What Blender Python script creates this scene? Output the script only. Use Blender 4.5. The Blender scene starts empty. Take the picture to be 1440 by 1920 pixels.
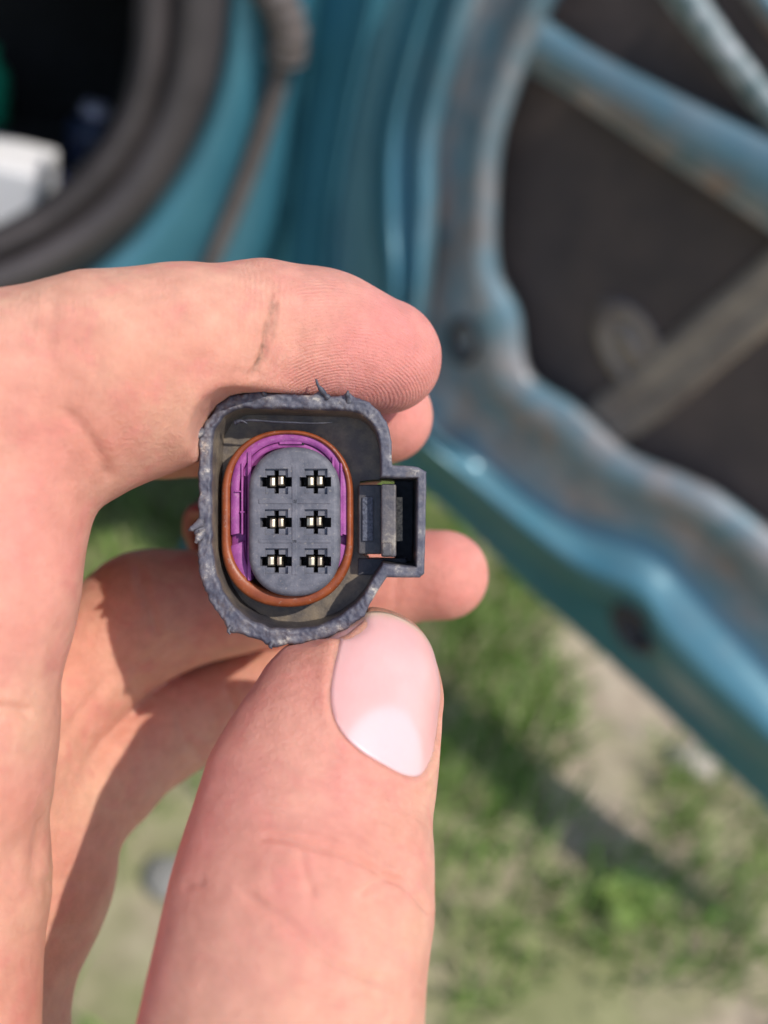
import bpy, math, random
import numpy as np
from mathutils import Vector, Matrix

random.seed(7)
rng = np.random.default_rng(11)
R = math.radians

# ------------------------------------------------------------------ camera, sky, sun, exposure
F = 1663.0                      # focal length in photograph pixels (1440 x 1920)
PITCH = 38.0; ROLL = 18.0
CAM = np.array([0.0, 0.0, 0.95])
cp, sp = math.cos(R(PITCH)), math.sin(R(PITCH))
RIGHT0 = np.array([1.0, 0, 0]); UP0 = np.array([0, sp, cp])
RIGHT = RIGHT0 * math.cos(R(ROLL)) + UP0 * math.sin(R(ROLL)); UP = UP0 * math.cos(R(ROLL)) - RIGHT0 * math.sin(R(ROLL)); BACK = np.array([0, -cp, sp])
ROT = np.stack([RIGHT, UP, BACK], axis=1)          # camera axes as columns

scene = bpy.context.scene
cam = bpy.data.cameras.new('camera')
camo = bpy.data.objects.new('camera', cam)
scene.collection.objects.link(camo)
cam.sensor_fit = 'VERTICAL'; cam.sensor_height = 36.0
cam.lens = 36.0 * F / 1920.0
cam.clip_start = 0.005; cam.clip_end = 900
cam.dof.use_dof = True
cam.dof.focus_distance = 0.1015
cam.dof.aperture_fstop = cam.lens / 2.7
cam.dof.aperture_blades = 0
m4 = Matrix.Identity(4)
for i in range(3):
    for j in range(3): m4[i][j] = ROT[i, j]
CAMROT = m4.copy()
m4.translation = Vector(CAM)
camo.matrix_world = m4
scene.camera = camo

SUN = RIGHT * 0.57 + UP * 0.36 + BACK * 0.74
SUN = SUN / np.linalg.norm(SUN)
sun_el = math.asin(SUN[2]); sun_az = math.atan2(SUN[0], SUN[1])
world = bpy.data.worlds.new('World'); scene.world = world; world.use_nodes = True
wn = world.node_tree
sky = wn.nodes.new('ShaderNodeTexSky'); sky.sky_type = 'NISHITA'; sky.sun_disc = False
sky.sun_elevation = sun_el; sky.sun_rotation = sun_az
sky.air_density = 1.0; sky.dust_density = 1.2
bg = wn.nodes['Background']; bg.inputs['Strength'].default_value = 0.15
wn.links.new(sky.outputs[0], bg.inputs['Color'])
sl = bpy.data.lights.new('sun', 'SUN'); sl.energy = 3.1; sl.angle = R(1.0); sl.color = (1.0, 0.95, 0.87)
so = bpy.data.objects.new('sun', sl); scene.collection.objects.link(so)
so.rotation_euler = Vector(-SUN).to_track_quat('-Z', 'Y').to_euler()
so.location = Vector(SUN * 5)
scene.view_settings.view_transform = 'Standard'
scene.view_settings.look = 'None'
scene.view_settings.exposure = 0.24
scene.view_settings.gamma = 1.0

# ------------------------------------------------------------------ helpers
def cs(px, py, d):
    """photograph pixel at depth d (mm) -> camera-axes coordinates in mm (x right, y up, z towards the camera)"""
    return np.array([(px - 720.0) / F * d, (960.0 - py) / F * d, -d])

def to_world(p):
    return CAM + (np.asarray(p) * 0.001) @ ROT.T

def link(o, parent=None):
    scene.collection.objects.link(o)
    if parent is not None: o.parent = parent
    return o

def mesh_obj(name, verts, faces, mat=None, parent=None, smooth=True):
    me = bpy.data.meshes.new(name)
    me.from_pydata([tuple(v) for v in np.asarray(verts).tolist()], [], faces if isinstance(faces, list) else faces.tolist())
    me.validate()
    me.update()
    if smooth: me.polygons.foreach_set('use_smooth', [True] * len(me.polygons))
    if mat is not None: me.materials.append(mat)
    o = bpy.data.objects.new(name, me)
    return link(o, parent)

def tag(o, label=None, cat=None, group=None, kind=None):
    if label: o['label'] = label
    if cat: o['category'] = cat
    if group: o['group'] = group
    if kind: o['kind'] = kind
    return o

def empty(name, loc, rot=None):
    o = bpy.data.objects.new(name, None); o.empty_display_size = 0.01
    link(o)
    M = (rot.copy() if rot else Matrix.Identity(4)); M.translation = Vector(loc)
    o.matrix_world = M
    return o

def set_attr(o, name, arr):
    a = o.data.attributes.new(name, 'FLOAT', 'POINT')
    a.data.foreach_set('value', np.asarray(arr, dtype=np.float32))

def hash3(i, j, k):
    n = (i * 374761393 + j * 668265263 + k * 2147483647 + 1013904223) & 0xffffffff
    n = ((n ^ (n >> 13)) * 1274126177) & 0xffffffff
    n = n ^ (n >> 16)
    return (n & 0xffff) / 65535.0 * 2 - 1

def vnoise(P, scale=1.0, seed=0):
    P = np.asarray(P) * scale + seed * 17.31
    i0 = np.floor(P).astype(np.int64); f = P - i0
    f = f * f * (3 - 2 * f)
    out = 0
    for a in (0, 1):
        for b in (0, 1):
            for c in (0, 1):
                w = (f[:, 0] if a else 1 - f[:, 0]) * (f[:, 1] if b else 1 - f[:, 1]) * (f[:, 2] if c else 1 - f[:, 2])
                out = out + w * hash3(i0[:, 0] + a, i0[:, 1] + b, i0[:, 2] + c)
    return out

def catmull(keys, n):
    """resample a key list (k, dim) to n points, Catmull-Rom over key index"""
    K = np.asarray(keys, float); k = len(K)
    t = np.linspace(0, k - 1, n); i = np.minimum(t.astype(int), k - 2); f = (t - i)[:, None]
    g = lambda j: K[np.clip(j, 0, k - 1)]
    p0, p1, p2, p3 = g(i - 1), g(i), g(i + 1), g(i + 2)
    return 0.5 * (2 * p1 + (p2 - p0) * f + (2 * p0 - 5 * p1 + 4 * p2 - p3) * f * f + (3 * p1 - p0 - 3 * p2 + p3) * f ** 3)

def grid_faces(nu, nv, closed_u=False):
    f = []
    for i in range(nu if closed_u else nu - 1):
        a = i * nv; b = ((i + 1) % nu) * nv
        for j in range(nv - 1):
            f.append((a + j, a + j + 1, b + j + 1, b + j))
    return f

def tube(pts, radii, seg=14, caps=True, flat=1.0, flatdir=None):
    pts = np.asarray(pts, float); n = len(pts)
    radii = np.full(n, radii) if np.isscalar(radii) else np.asarray(radii)
    T = np.gradient(pts, axis=0); T /= np.linalg.norm(T, axis=1)[:, None]
    up = np.array([0.13, 0.21, 0.97]) if flatdir is None else np.asarray(flatdir, float)
    V = []
    for i in range(n):
        b = np.cross(T[i], up); b /= np.linalg.norm(b); c = np.cross(b, T[i])
        for s in range(seg):
            a = 2 * math.pi * s / seg
            V.append(pts[i] + radii[i] * (b * math.cos(a) + c * math.sin(a) * flat))
    Fc = []
    for i in range(n - 1):
        for s in range(seg):
            Fc.append((i * seg + s, i * seg + (s + 1) % seg, (i + 1) * seg + (s + 1) % seg, (i + 1) * seg + s))
    if caps:
        Fc.append(tuple(range(seg - 1, -1, -1))); Fc.append(tuple((n - 1) * seg + s for s in range(seg)))
    return np.array(V), Fc

# ------------------------------------------------------------------ materials
def new_mat(name):
    m = bpy.data.materials.new(name); m.use_nodes = True
    nt = m.node_tree
    return m, nt, nt.nodes['Principled BSDF']

class NT:
    def __init__(s, nt): s.nt = nt
    def node(s, t, **kw):
        n = s.nt.nodes.new(t)
        for k, v in kw.items(): setattr(n, k, v)
        return n
    def l(s, a, b): s.nt.links.new(a, b)
    def coord(s): return s.node('ShaderNodeTexCoord').outputs['Object']
    def noise(s, scale, detail=4, rough=0.6, vec=None, dist=0.0):
        n = s.node('ShaderNodeTexNoise'); n.inputs['Scale'].default_value = scale
        n.inputs['Detail'].default_value = detail; n.inputs['Roughness'].default_value = rough
        n.inputs['Distortion'].default_value = dist
        if vec is not None: s.l(vec, n.inputs['Vector'])
        return n.outputs['Fac']
    def ramp(s, fac, stops):
        r = s.node('ShaderNodeValToRGB'); e = r.color_ramp.elements
        while len(e) < len(stops): e.new(0.5)
        for i, (p, c) in enumerate(stops):
            e[i].position = p; e[i].color = (*c, 1) if len(c) == 3 else c
        s.l(fac, r.inputs['Fac'])
        return r.outputs['Color']
    def mix(s, fac, a, b, mode='MIX'):
        m = s.node('ShaderNodeMix', data_type='RGBA', blend_type=mode)
        for idx, v in ((0, fac), (6, a), (7, b)):
            if hasattr(v, 'is_linked') or isinstance(v, bpy.types.NodeSocket): s.l(v, m.inputs[idx])
            elif idx == 0: m.inputs[0].default_value = v
            else: m.inputs[idx].default_value = (*v, 1)
        return m.outputs[2]
    def math(s, op, a, b=None, clamp=False):
        m = s.node('ShaderNodeMath', operation=op, use_clamp=clamp)
        for i, v in enumerate((a, b)):
            if v is None: continue
            if isinstance(v, bpy.types.NodeSocket): s.l(v, m.inputs[i])
            else: m.inputs[i].default_value = v
        return m.outputs[0]
    def attr(s, name): return s.node('ShaderNodeAttribute', attribute_name=name).outputs['Fac']
    def bump(s, height, strength, dist, normal=None):
        b = s.node('ShaderNodeBump'); b.inputs['Strength'].default_value = strength; b.inputs['Distance'].default_value = dist
        s.l(height, b.inputs['Height'])
        if normal is not None: s.l(normal, b.inputs['Normal'])
        return b.outputs['Normal']

def simple_mat(name, col, rough=0.5, var=0.25, scale=40, bump=0.0, bscale=200, bdist=0.0005, metallic=0.0, col2=None, spec=0.5, coat=0.0, speck=0.0):
    m, nt, p = new_mat(name); N = NT(nt); c = N.coord()
    f = N.noise(scale, 5, 0.6, c)
    c2 = col2 if col2 else tuple(x * (1 - var) for x in col)
    bc = N.ramp(f, [(0.35, c2), (0.65, col)])
    if speck > 0:                                   # settled dust
        bc = N.mix(N.math('MULTIPLY', N.ramp(N.noise(2200, 3, 0.7, c), [(0.60, (0, 0, 0)), (0.72, (1, 1, 1))]), speck), bc, (0.42, 0.37, 0.31))
    N.l(bc, p.inputs['Base Color'])
    p.inputs['Roughness'].default_value = rough; p.inputs['Metallic'].default_value = metallic
    p.inputs['Specular IOR Level'].default_value = spec
    p.inputs['Coat Weight'].default_value = coat
    if bump > 0:
        N.l(N.bump(N.noise(bscale, 6, 0.65, c), bump, bdist), p.inputs['Normal'])
    return m

def skin_material():
    m, nt, p = new_mat('skin'); N = NT(nt); c = N.coord()
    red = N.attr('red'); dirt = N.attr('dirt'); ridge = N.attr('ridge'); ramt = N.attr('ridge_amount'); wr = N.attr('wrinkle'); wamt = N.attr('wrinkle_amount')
    blot = N.noise(75, 4, 0.55, c); blot2 = N.noise(420, 5, 0.65, c); blot3 = N.noise(230, 4, 0.6, c, 0.6)
    base = N.ramp(blot, [(0.32, (0.67, 0.30, 0.205)), (0.5, (0.74, 0.385, 0.265)), (0.68, (0.76, 0.44, 0.29))])
    base = N.mix(N.math('MULTIPLY', red, 0.85, True), base, (0.74, 0.265, 0.235))
    base = N.mix(N.math('MULTIPLY', N.attr('flank_shade'), 0.8, True), base, (0.56, 0.175, 0.20))  # purplish shade on the thumb's left flank, painted into the skin colour
    base = N.mix(N.ramp(blot3, [(0.52, (0, 0, 0)), (0.72, (0.5, 0.5, 0.5))]), base, (0.72, 0.25, 0.21))
    fine = N.ramp(blot2, [(0.3, (0.88, 0.84, 0.83)), (0.7, (1.04, 1.03, 1.03))])
    base = N.mix(1.0, base, fine, 'MULTIPLY')
    # ridges
    dn = N.noise(300, 2, 0.5, c)
    ph = N.math('ADD', N.math('MULTIPLY', ridge, 6.2832), N.math('MULTIPLY', dn, 11.0))
    rs = N.math('MULTIPLY', N.math('MULTIPLY', N.math('SINE', ph), ramt), N.math('ADD', 0.25, N.ramp(N.noise(160, 3, 0.6, c), [(0.35, (0, 0, 0)), (0.65, (1, 1, 1))])))
    wn_ = N.noise(260, 4, 0.6, c)
    wph = N.math('ADD', N.math('MULTIPLY', wr, 6.2832), N.math('MULTIPLY', wn_, 14.0))
    ws = N.math('MULTIPLY', N.math('SINE', wph), wamt)
    # dirt caught in lines
    grime = N.noise(900, 5, 0.7, c)
    dm = N.math('MULTIPLY', dirt, N.ramp(grime, [(0.30, (0.15, 0.15, 0.15)), (0.70, (1, 1, 1))]), True)
    base = N.mix(dm, base, (0.16, 0.085, 0.05))
    valley = N.math('MULTIPLY', N.math('SUBTRACT', 0.0, rs), 0.07, True)
    base = N.mix(valley, base, (0.48, 0.19, 0.14))
    N.l(base, p.inputs['Base Color'])
    p.inputs['Subsurface Weight'].default_value = 0.42
    p.inputs['Subsurface Radius'].default_value = (1.0, 0.32, 0.18)
    p.inputs['Subsurface Scale'].default_value = 0.0016
    p.inputs['Roughness'].default_value = 0.5
    p.inputs['Specular IOR Level'].default_value = 0.4
    rr = N.math('ADD', N.math('MULTIPLY', blot2, 0.3), 0.34); N.l(rr, p.inputs['Roughness'])
    vor = N.node('ShaderNodeTexVoronoi', feature='DISTANCE_TO_EDGE'); vor.inputs['Scale'].default_value = 1500
    N.l(c, vor.inputs['Vector'])
    h = N.math('ADD', N.math('MULTIPLY', rs, 0.24), N.math('MULTIPLY', ws, 0.55))
    h = N.math('ADD', h, N.math('MULTIPLY', N.math('MINIMUM', vor.outputs['Distance'], 0.12), 2.0))
    h = N.math('ADD', h, N.math('MULTIPLY', N.noise(900, 6, 0.8, c), 3.2))
    N.l(N.bump(h, 0.75, 0.00012), p.inputs['Normal'])
    return m

def nail_material():
    m, nt, p = new_mat('nail_plate'); N = NT(nt); c = N.coord()
    v = N.attr('along'); u = N.attr('across'); lun = N.attr('lunula'); tip = N.attr('free_edge')
    base = N.ramp(N.noise(150, 3, 0.5, c), [(0.3, (0.76, 0.36, 0.33)), (0.7, (0.80, 0.43, 0.40))])
    base = N.mix(lun, base, (0.82, 0.53, 0.53))
    base = N.mix(tip, base, (0.62, 0.45, 0.30))
    N.l(base, p.inputs['Base Color'])
    p.inputs['Subsurface Weight'].default_value = 0.4
    p.inputs['Subsurface Radius'].default_value = (1, 0.4, 0.3); p.inputs['Subsurface Scale'].default_value = 0.0015
    p.inputs['Roughness'].default_value = 0.33
    p.inputs['Coat Weight'].default_value = 0.15; p.inputs['Coat Roughness'].default_value = 0.25
    uv = N.node('ShaderNodeCombineXYZ'); N.l(N.math('MULTIPLY', u, 9.0), uv.inputs[0]); N.l(N.math('MULTIPLY', v, 0.06), uv.inputs[1])
    lines = N.math('MULTIPLY', N.noise(3.0, 4, 0.7, uv.outputs[0]), 5.0)
    lines = N.math('ADD', lines, N.math('MULTIPLY', N.noise(500, 4, 0.6, c), 1.5))
    N.l(N.bump(lines, 0.12, 0.00005), p.inputs['Normal'])
    return m

def plastic_material():
    m, nt, p = new_mat('dark_plastic'); N = NT(nt); c = N.coord()
    wear = N.attr('wear')
    n1 = N.noise(420, 7, 0.72, c); n2 = N.noise(1500, 6, 0.7, c)
    body = N.ramp(n2, [(0.35, (0.016, 0.017, 0.026)), (0.7, (0.038, 0.040, 0.056))])
    scuff = N.ramp(n1, [(0.30, (0.035, 0.040, 0.065)), (0.47, (0.090, 0.088, 0.115)), (0.58, (0.16, 0.15, 0.165)), (0.67, (0.48, 0.43, 0.37))])
    base = N.mix(wear, body, scuff)
    brown = N.ramp(N.noise(650, 6, 0.7, c), [(0.55, (0, 0, 0)), (0.75, (1, 1, 1))])
    base = N.mix(N.math('MULTIPLY', brown, N.math('MULTIPLY', wear, 0.5)), base, (0.16, 0.12, 0.085))
    dustm = N.attr('grit')
    dusty = N.ramp(n1, [(0.40, (0, 0, 0)), (0.66, (1, 1, 1))])
    base = N.mix(N.math('MULTIPLY', N.math('ADD', N.math('MULTIPLY', dusty, 0.6), 0.4), dustm), base, (0.23, 0.18, 0.125))
    N.l(base, p.inputs['Base Color'])
    N.l(N.math('ADD', 0.36, N.math('MULTIPLY', wear, 0.22)), p.inputs['Roughness'])
    h = N.math('ADD', N.math('MULTIPLY', n1, 1.2), n2)
    N.l(N.bump(h, 0.45, 0.0002), p.inputs['Normal'])
    return m

MAT = {}
MAT['skin'] = skin_material(); MAT['nail'] = nail_material(); MAT['plastic'] = plastic_material()
MAT['insert'] = simple_mat('grey_plastic', (0.155, 0.152, 0.175), 0.55, 0.25, 600, 0.5, 2600, 0.00012, col2=(0.085, 0.088, 0.110), speck=0.35)
MAT['purple'] = simple_mat('purple_plastic', (0.37, 0.085, 0.30), 0.55, 0.2, 700, 0.5, 3000, 0.00012, col2=(0.24, 0.045, 0.21), speck=0.3)
MAT['seal'] = simple_mat('brick_red_rubber', (0.30, 0.070, 0.018), 0.42, 0.3, 600, 0.25, 2500, 0.0001, col2=(0.20, 0.042, 0.012), speck=0.4)
MAT['metal'] = simple_mat('tinned_brass', (0.62, 0.53, 0.40), 0.42, 0.3, 900, 0.2, 3000, 0.0001, metallic=1.0)
MAT['cavity'] = simple_mat('cavity_black', (0.012, 0.012, 0.015), 0.7)
MAT['cable'] = simple_mat('cable_black', (0.02, 0.02, 0.022), 0.5)
MAT['tanpl'] = simple_mat('gritty_plastic', (0.36, 0.31, 0.24), 0.6, 0.5, 2600, 0.8, 3500, 0.0002, col2=(0.10, 0.085, 0.07))
MAT['bluepl'] = simple_mat('scuffed_plastic', (0.11, 0.12, 0.16), 0.5, 0.5, 3000, 0.8, 3500, 0.0002, col2=(0.03, 0.035, 0.055))

def paint_material():
    m, nt, p = new_mat('teal_paint'); N = NT(nt); c = N.coord()
    d = N.attr('dust')
    base = N.ramp(N.noise(9, 4, 0.6, c), [(0.3, (0.042, 0.170, 0.235)), (0.7, (0.058, 0.215, 0.285))])
    dn = N.ramp(N.noise(22, 6, 0.65, c), [(0.38, (0, 0, 0)), (0.62, (1, 1, 1))])
    dcol = N.ramp(N.noise(14, 3, 0.6, c), [(0.35, (0.34, 0.20, 0.145)), (0.65, (0.42, 0.36, 0.35))])
    f = N.math('MULTIPLY', d, N.math('ADD', N.math('MULTIPLY', dn, 0.7), 0.35), True)
    base = N.mix(f, base, dcol)
    N.l(base, p.inputs['Base Color'])
    N.l(N.math('ADD', 0.34, N.math('MULTIPLY', f, 0.3)), p.inputs['Roughness'])
    N.l(N.math('MULTIPLY', N.math('SUBTRACT', 1.0, f, True), 0.2), p.inputs['Metallic'])
    p.inputs['Coat Weight'].default_value = 0.4; p.inputs['Coat Roughness'].default_value = 0.18
    N.l(N.bump(N.noise(60, 5, 0.6, c), 0.12, 0.002), p.inputs['Normal'])
    return m
MAT['paint'] = paint_material()
MAT['mat'] = simple_mat('damping_mat', (0.090, 0.064, 0.056), 0.75, 0.4, 9, 0.5, 60, 0.004, col2=(0.045, 0.034, 0.034))
MAT['rubber'] = simple_mat('black_rubber', (0.075, 0.063, 0.064), 0.55, 0.35, 14, 0.3, 80, 0.002)
MAT['trim'] = simple_mat('dark_trim', (0.020, 0.019, 0.020), 0.6, 0.4, 12, 0.3, 120, 0.002)
MAT['carpet'] = simple_mat('black_carpet', (0.014, 0.013, 0.013), 0.9, 0.4, 20, 0.6, 300, 0.003)
MAT['tan_metal'] = simple_mat('dusty_metal', (0.34, 0.27, 0.21), 0.55, 0.5, 14, 0.3, 60, 0.003, col2=(0.13, 0.10, 0.09))
MAT['grey_metal'] = simple_mat('scratched_grey_metal', (0.50, 0.52, 0.54), 0.45, 0.6, 60, 0.4, 90, 0.003, col2=(0.09, 0.16, 0.17))
MAT['boot'] = simple_mat('dusty_rubber', (0.16, 0.13, 0.12), 0.6, 0.4, 18, 0.3, 60, 0.003)
MAT['white'] = simple_mat('white_paper', (0.80, 0.78, 0.78), 0.6, 0.08, 9)
MAT['lav'] = simple_mat('pale_lilac_plastic', (0.45, 0.42, 0.50), 0.35, 0.15, 20)
MAT['bluep'] = simple_mat('blue_plastic', (0.05, 0.10, 0.42), 0.4, 0.2, 20)
MAT['red'] = simple_mat('red_wire', (0.30, 0.03, 0.03), 0.45)
MAT['navy'] = simple_mat('navy_plastic', (0.03, 0.04, 0.085), 0.35, 0.2, 20)
MAT['green'] = simple_mat('green_plastic', (0.02, 0.40, 0.22), 0.4, 0.2, 20)
MAT['stone'] = simple_mat('pale_stone', (0.52, 0.46, 0.40), 0.8, 0.4, 30, 0.6, 60, 0.01)
MAT['stone2'] = simple_mat('grey_stone', (0.36, 0.34, 0.31), 0.8, 0.4, 30, 0.6, 60, 0.01)

def ground_material():
    m, nt, p = new_mat('soil'); N = NT(nt); c = N.coord()
    a = N.noise(3.2, 6, 0.65, c); b = N.noise(14, 6, 0.7, c)
    soil = N.ramp(b, [(0.3, (0.26, 0.20, 0.145)), (0.55, (0.42, 0.34, 0.25)), (0.75, (0.50, 0.43, 0.33))])
    moss = N.ramp(b, [(0.3, (0.17, 0.18, 0.075)), (0.7, (0.30, 0.29, 0.15))])
    N.l(N.mix(N.ramp(a, [(0.42, (0, 0, 0)), (0.58, (1, 1, 1))]), moss, soil), p.inputs['Base Color'])
    p.inputs['Roughness'].default_value = 0.95
    N.l(N.bump(b, 0.7, 0.02), p.inputs['Normal'])
    return m
def grass_material():
    m, nt, p = new_mat('grass_blade'); N = NT(nt); t = N.attr('tone')
    N.l(N.ramp(t, [(0.0, (0.10, 0.20, 0.030)), (0.45, (0.19, 0.32, 0.060)), (0.75, (0.30, 0.38, 0.12)), (1.0, (0.55, 0.47, 0.29))]), p.inputs['Base Color'])
    p.inputs['Roughness'].default_value = 0.55
    p.inputs['Transmission Weight'].default_value = 0.0
    return m
MAT['ground'] = ground_material(); MAT['grass'] = grass_material()
MAT['leaf'] = simple_mat('leaf_green', (0.26, 0.36, 0.085), 0.5, 0.35, 30)

# ------------------------------------------------------------------ ground
g = 400.0
ground = mesh_obj('ground', [(-g, -g, 0), (g, -g, 0), (g, g, 0), (-g, g, 0)], [(0, 1, 2, 3)], MAT['ground'], smooth=False)
tag(ground, kind='structure')

def ray(px, py):
    d = RIGHT * ((px - 720) / F) + UP * ((960 - py) / F) - BACK
    return d
def on_ground(px, py, z=0.0):
    d = ray(px, py); t = (z - CAM[2]) / d[2]
    return CAM + d * t

def build_grass():
    V = []; Fc = []; tone = []
    n = 46000
    xs = rng.uniform(-0.75, 1.35, n); ys = rng.uniform(0.1, 2.0, n)
    P = np.stack([xs, ys, np.zeros(n)], 1)
    den = vnoise(P, 5.0, 3) * 0.6 + vnoise(P, 13.0, 5) * 0.4
    lush = vnoise(P, 3.5, 9) * 0.5 + vnoise(P, 9.0, 12) * 0.4
    # the turf thins out towards the trodden patch on the right and near the feet
    pg = on_ground(1330, 1600); gv = on_ground(900, 1200)
    u_ = np.array([pg[0] - gv[0], pg[1] - gv[1]]); ln = np.linalg.norm(u_); u_ = u_ / ln
    bare = np.clip(((xs - gv[0]) * u_[0] + (ys - gv[1]) * u_[1]) / ln - 0.25, 0, 1) * 0.75
    feet = on_ground(280, 1750)
    bare = bare + 1.0 * np.exp(-((xs - feet[0]) ** 2 + (ys - feet[1]) ** 2) / 0.03)
    lushpt = on_ground(930, 1260); lush = lush + 0.45 * np.exp(-((xs - lushpt[0]) ** 2 + (ys - lushpt[1]) ** 2) / 0.05)
    gp = on_ground(900, 1750); den = den + 0.5 * np.exp(-((xs - gp[0]) ** 2 + (ys - gp[1]) ** 2) / 0.02)
    keep = (den - bare * 1.25 + 0.40 + rng.uniform(-0.35, 0.35, n)) > 0
    for x, y, l in zip(xs[keep], ys[keep], lush[keep]):
        h = random.uniform(0.025, 0.065) * (1 + 0.5 * max(l, 0)); w = random.uniform(0.0015, 0.0035)
        a = random.uniform(0, 6.283); lean = random.uniform(0.2, 1.0) * h
        b = random.uniform(0, 6.283)
        dx, dy = math.cos(a) * w, math.sin(a) * w
        lx, ly = math.cos(b) * lean, math.sin(b) * lean
        i = len(V)
        V += [(x - dx, y - dy, 0.0), (x + dx, y + dy, 0.0), (x + dx * .7 + lx * .4, y + dy * .7 + ly * .4, h * .6), (x - dx * .7 + lx * .4, y - dy * .7 + ly * .4, h * .6), (x + lx, y + ly, h)]
        Fc += [(i, i + 1, i + 2, i + 3), (i + 3, i + 2, i + 4)]
        t = min(1, max(0, 0.45 - 0.55 * l + random.uniform(-0.22, 0.22)))
        if random.random() < 0.16: t = random.uniform(0.8, 1.0)
        tone += [t] * 5
    o = mesh_obj('grass', V, Fc, MAT['grass'])
    set_attr(o, 'tone', tone)
    tag(o, 'patchy short green grass growing over bare earth', 'grass', kind='stuff')
build_grass()

def stone(px, py, size, mat, label, seed):
    c = on_ground(px, py)
    nu, nv = 18, 10; V = []
    for i in range(nu):
        for j in range(nv):
            th = 2 * math.pi * i / nu; ph = -math.pi / 2 + math.pi * j / (nv - 1)
            V.append((math.cos(th) * math.cos(ph), math.sin(th) * math.cos(ph), math.sin(ph)))
    V = np.array(V); V *= (1 + 0.22 * vnoise(V, 1.4, seed))[:, None]
    V *= np.array(size); 
    o = mesh_obj('stone', V, grid_faces(nu, nv, True), mat)
    o.location = Vector((c[0], c[1], size[2] * 0.45))
    tag(o, label, 'stone')
stone(1290, 1435, (0.040, 0.028, 0.018), MAT['stone'], 'pale stone lying on bare earth below the teal door edge', 4)
stone(315, 1655, (0.030, 0.026, 0.020), MAT['stone2'], 'grey stone lying on the shaded ground beside the thumb', 8)

def leaf_plant(px, py):
    c = on_ground(px, py)
    root = empty('broad_leaf_plant', (c[0], c[1], 0))
    tag(root, 'low plant with broad light green leaves in the sparse grass', 'plant')
    for k in range(6):
        a = k * 1.05 + 0.3; L = random.uniform(0.035, 0.06); w = L * 0.28
        V = []; n = 9
        for i in range(n):
            t = i / (n - 1); hw = w * math.sin(math.pi * min(1, t * 0.94 + 0.03)) ** 0.8
            z = 0.018 + 0.010 * math.sin(t * 2.4); 
            for s in (-1, 0, 1):
                V.append((math.cos(a) * L * t - math.sin(a) * hw * s, math.sin(a) * L * t + math.cos(a) * hw * s, z + abs(s) * 0.006))
        mesh_obj('leaf', V, grid_faces(n, 3), MAT['leaf'], root)
    V, Fc = tube([(0, 0, -0.005), (0, 0, 0.012), (0.002, 0, 0.022)], [0.004, 0.003, 0.002], 8)
    mesh_obj('stem', V, Fc, MAT['leaf'], root)
leaf_plant(1160, 1690)

# ------------------------------------------------------------------ car
H = np.array([0.02, 0.78, 0.0])                                  # foot of the hinge line
ddir = np.array([0.93, -0.37, 0.0]); ddir /= np.linalg.norm(ddir)   # open door, hinge -> latch edge
dn = np.array([ddir[1], -ddir[0], 0.0])                          # normal of the door's inner face
if dn[0] > 0: dn = -dn
bdir = np.array([-0.82, -0.57, 0.0]); bdir /= np.linalg.norm(bdir)  # body side, hinge -> rear
bn = np.array([bdir[1], -bdir[0], 0.0]); bn = bn if bn[1] < 0 else -bn
HB = H - bn * 0.20                                                # the body side lies behind the door's hinge edge

def on_plane(px, py, n, off):
    d = ray(px, py); t = (np.dot(n, (HB if n is bn else H) - CAM) + off) / np.dot(n, d)
    return CAM + d * t

car = empty('car', (H[0], H[1], 0.0))
tag(car, 'teal car with its trimless door standing open and dark cabin beyond', 'car')
def car_part(name, verts, faces, mat, parent=None, smooth=True):
    o = mesh_obj(name, np.asarray(verts) - np.array([H[0], H[1], 0.0]), faces, mat, car if parent is None else parent, smooth)
    return o

def off_curve(off, nk, n):
    if np.isscalar(off): return np.full((n, 1), off)
    if len(off) > 2: return catmull(np.array(list(off) + [off[-1]] * (nk - len(off)), float)[:, None], n)
    w = np.clip((np.arange(nk) - 4) / 3.0, 0, 1)          # hinge side -> lower edge
    return catmull((off[0] * (1 - w) + off[1] * w)[:, None], n)

def loft(name, rails, n_along, normal, mat, parent=None, sub=5, dustvals=None, soft=True):
    """rails: list of (pixel keys, offset in m, dust); lofted across with Catmull-Rom"""
    R3 = [np.concatenate([catmull(k, n_along), off_curve(off, len(k), n_along), np.full((n_along, 1), du)], 1) for k, off, du in rails]
    R3 = np.stack(R3)                                       # rails, along, 4
    nr = (len(rails) - 1) * sub + 1
    flat = catmull(R3.reshape(len(rails), -1), nr).reshape(nr, n_along, 4)
    V = []; D = []
    for i in range(nr):
        for j in range(n_along):
            V.append(on_plane(flat[i, j, 0], flat[i, j, 1], normal, flat[i, j, 2])); D.append(max(0, min(1, flat[i, j, 3])))
    o = car_part(name, V, grid_faces(nr, n_along), mat, parent)
    set_attr(o, 'dust', D)
    sm = o.modifiers.new('thickness', 'SOLIDIFY'); sm.thickness = 0.0015; sm.offset = 0
    return o

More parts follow.
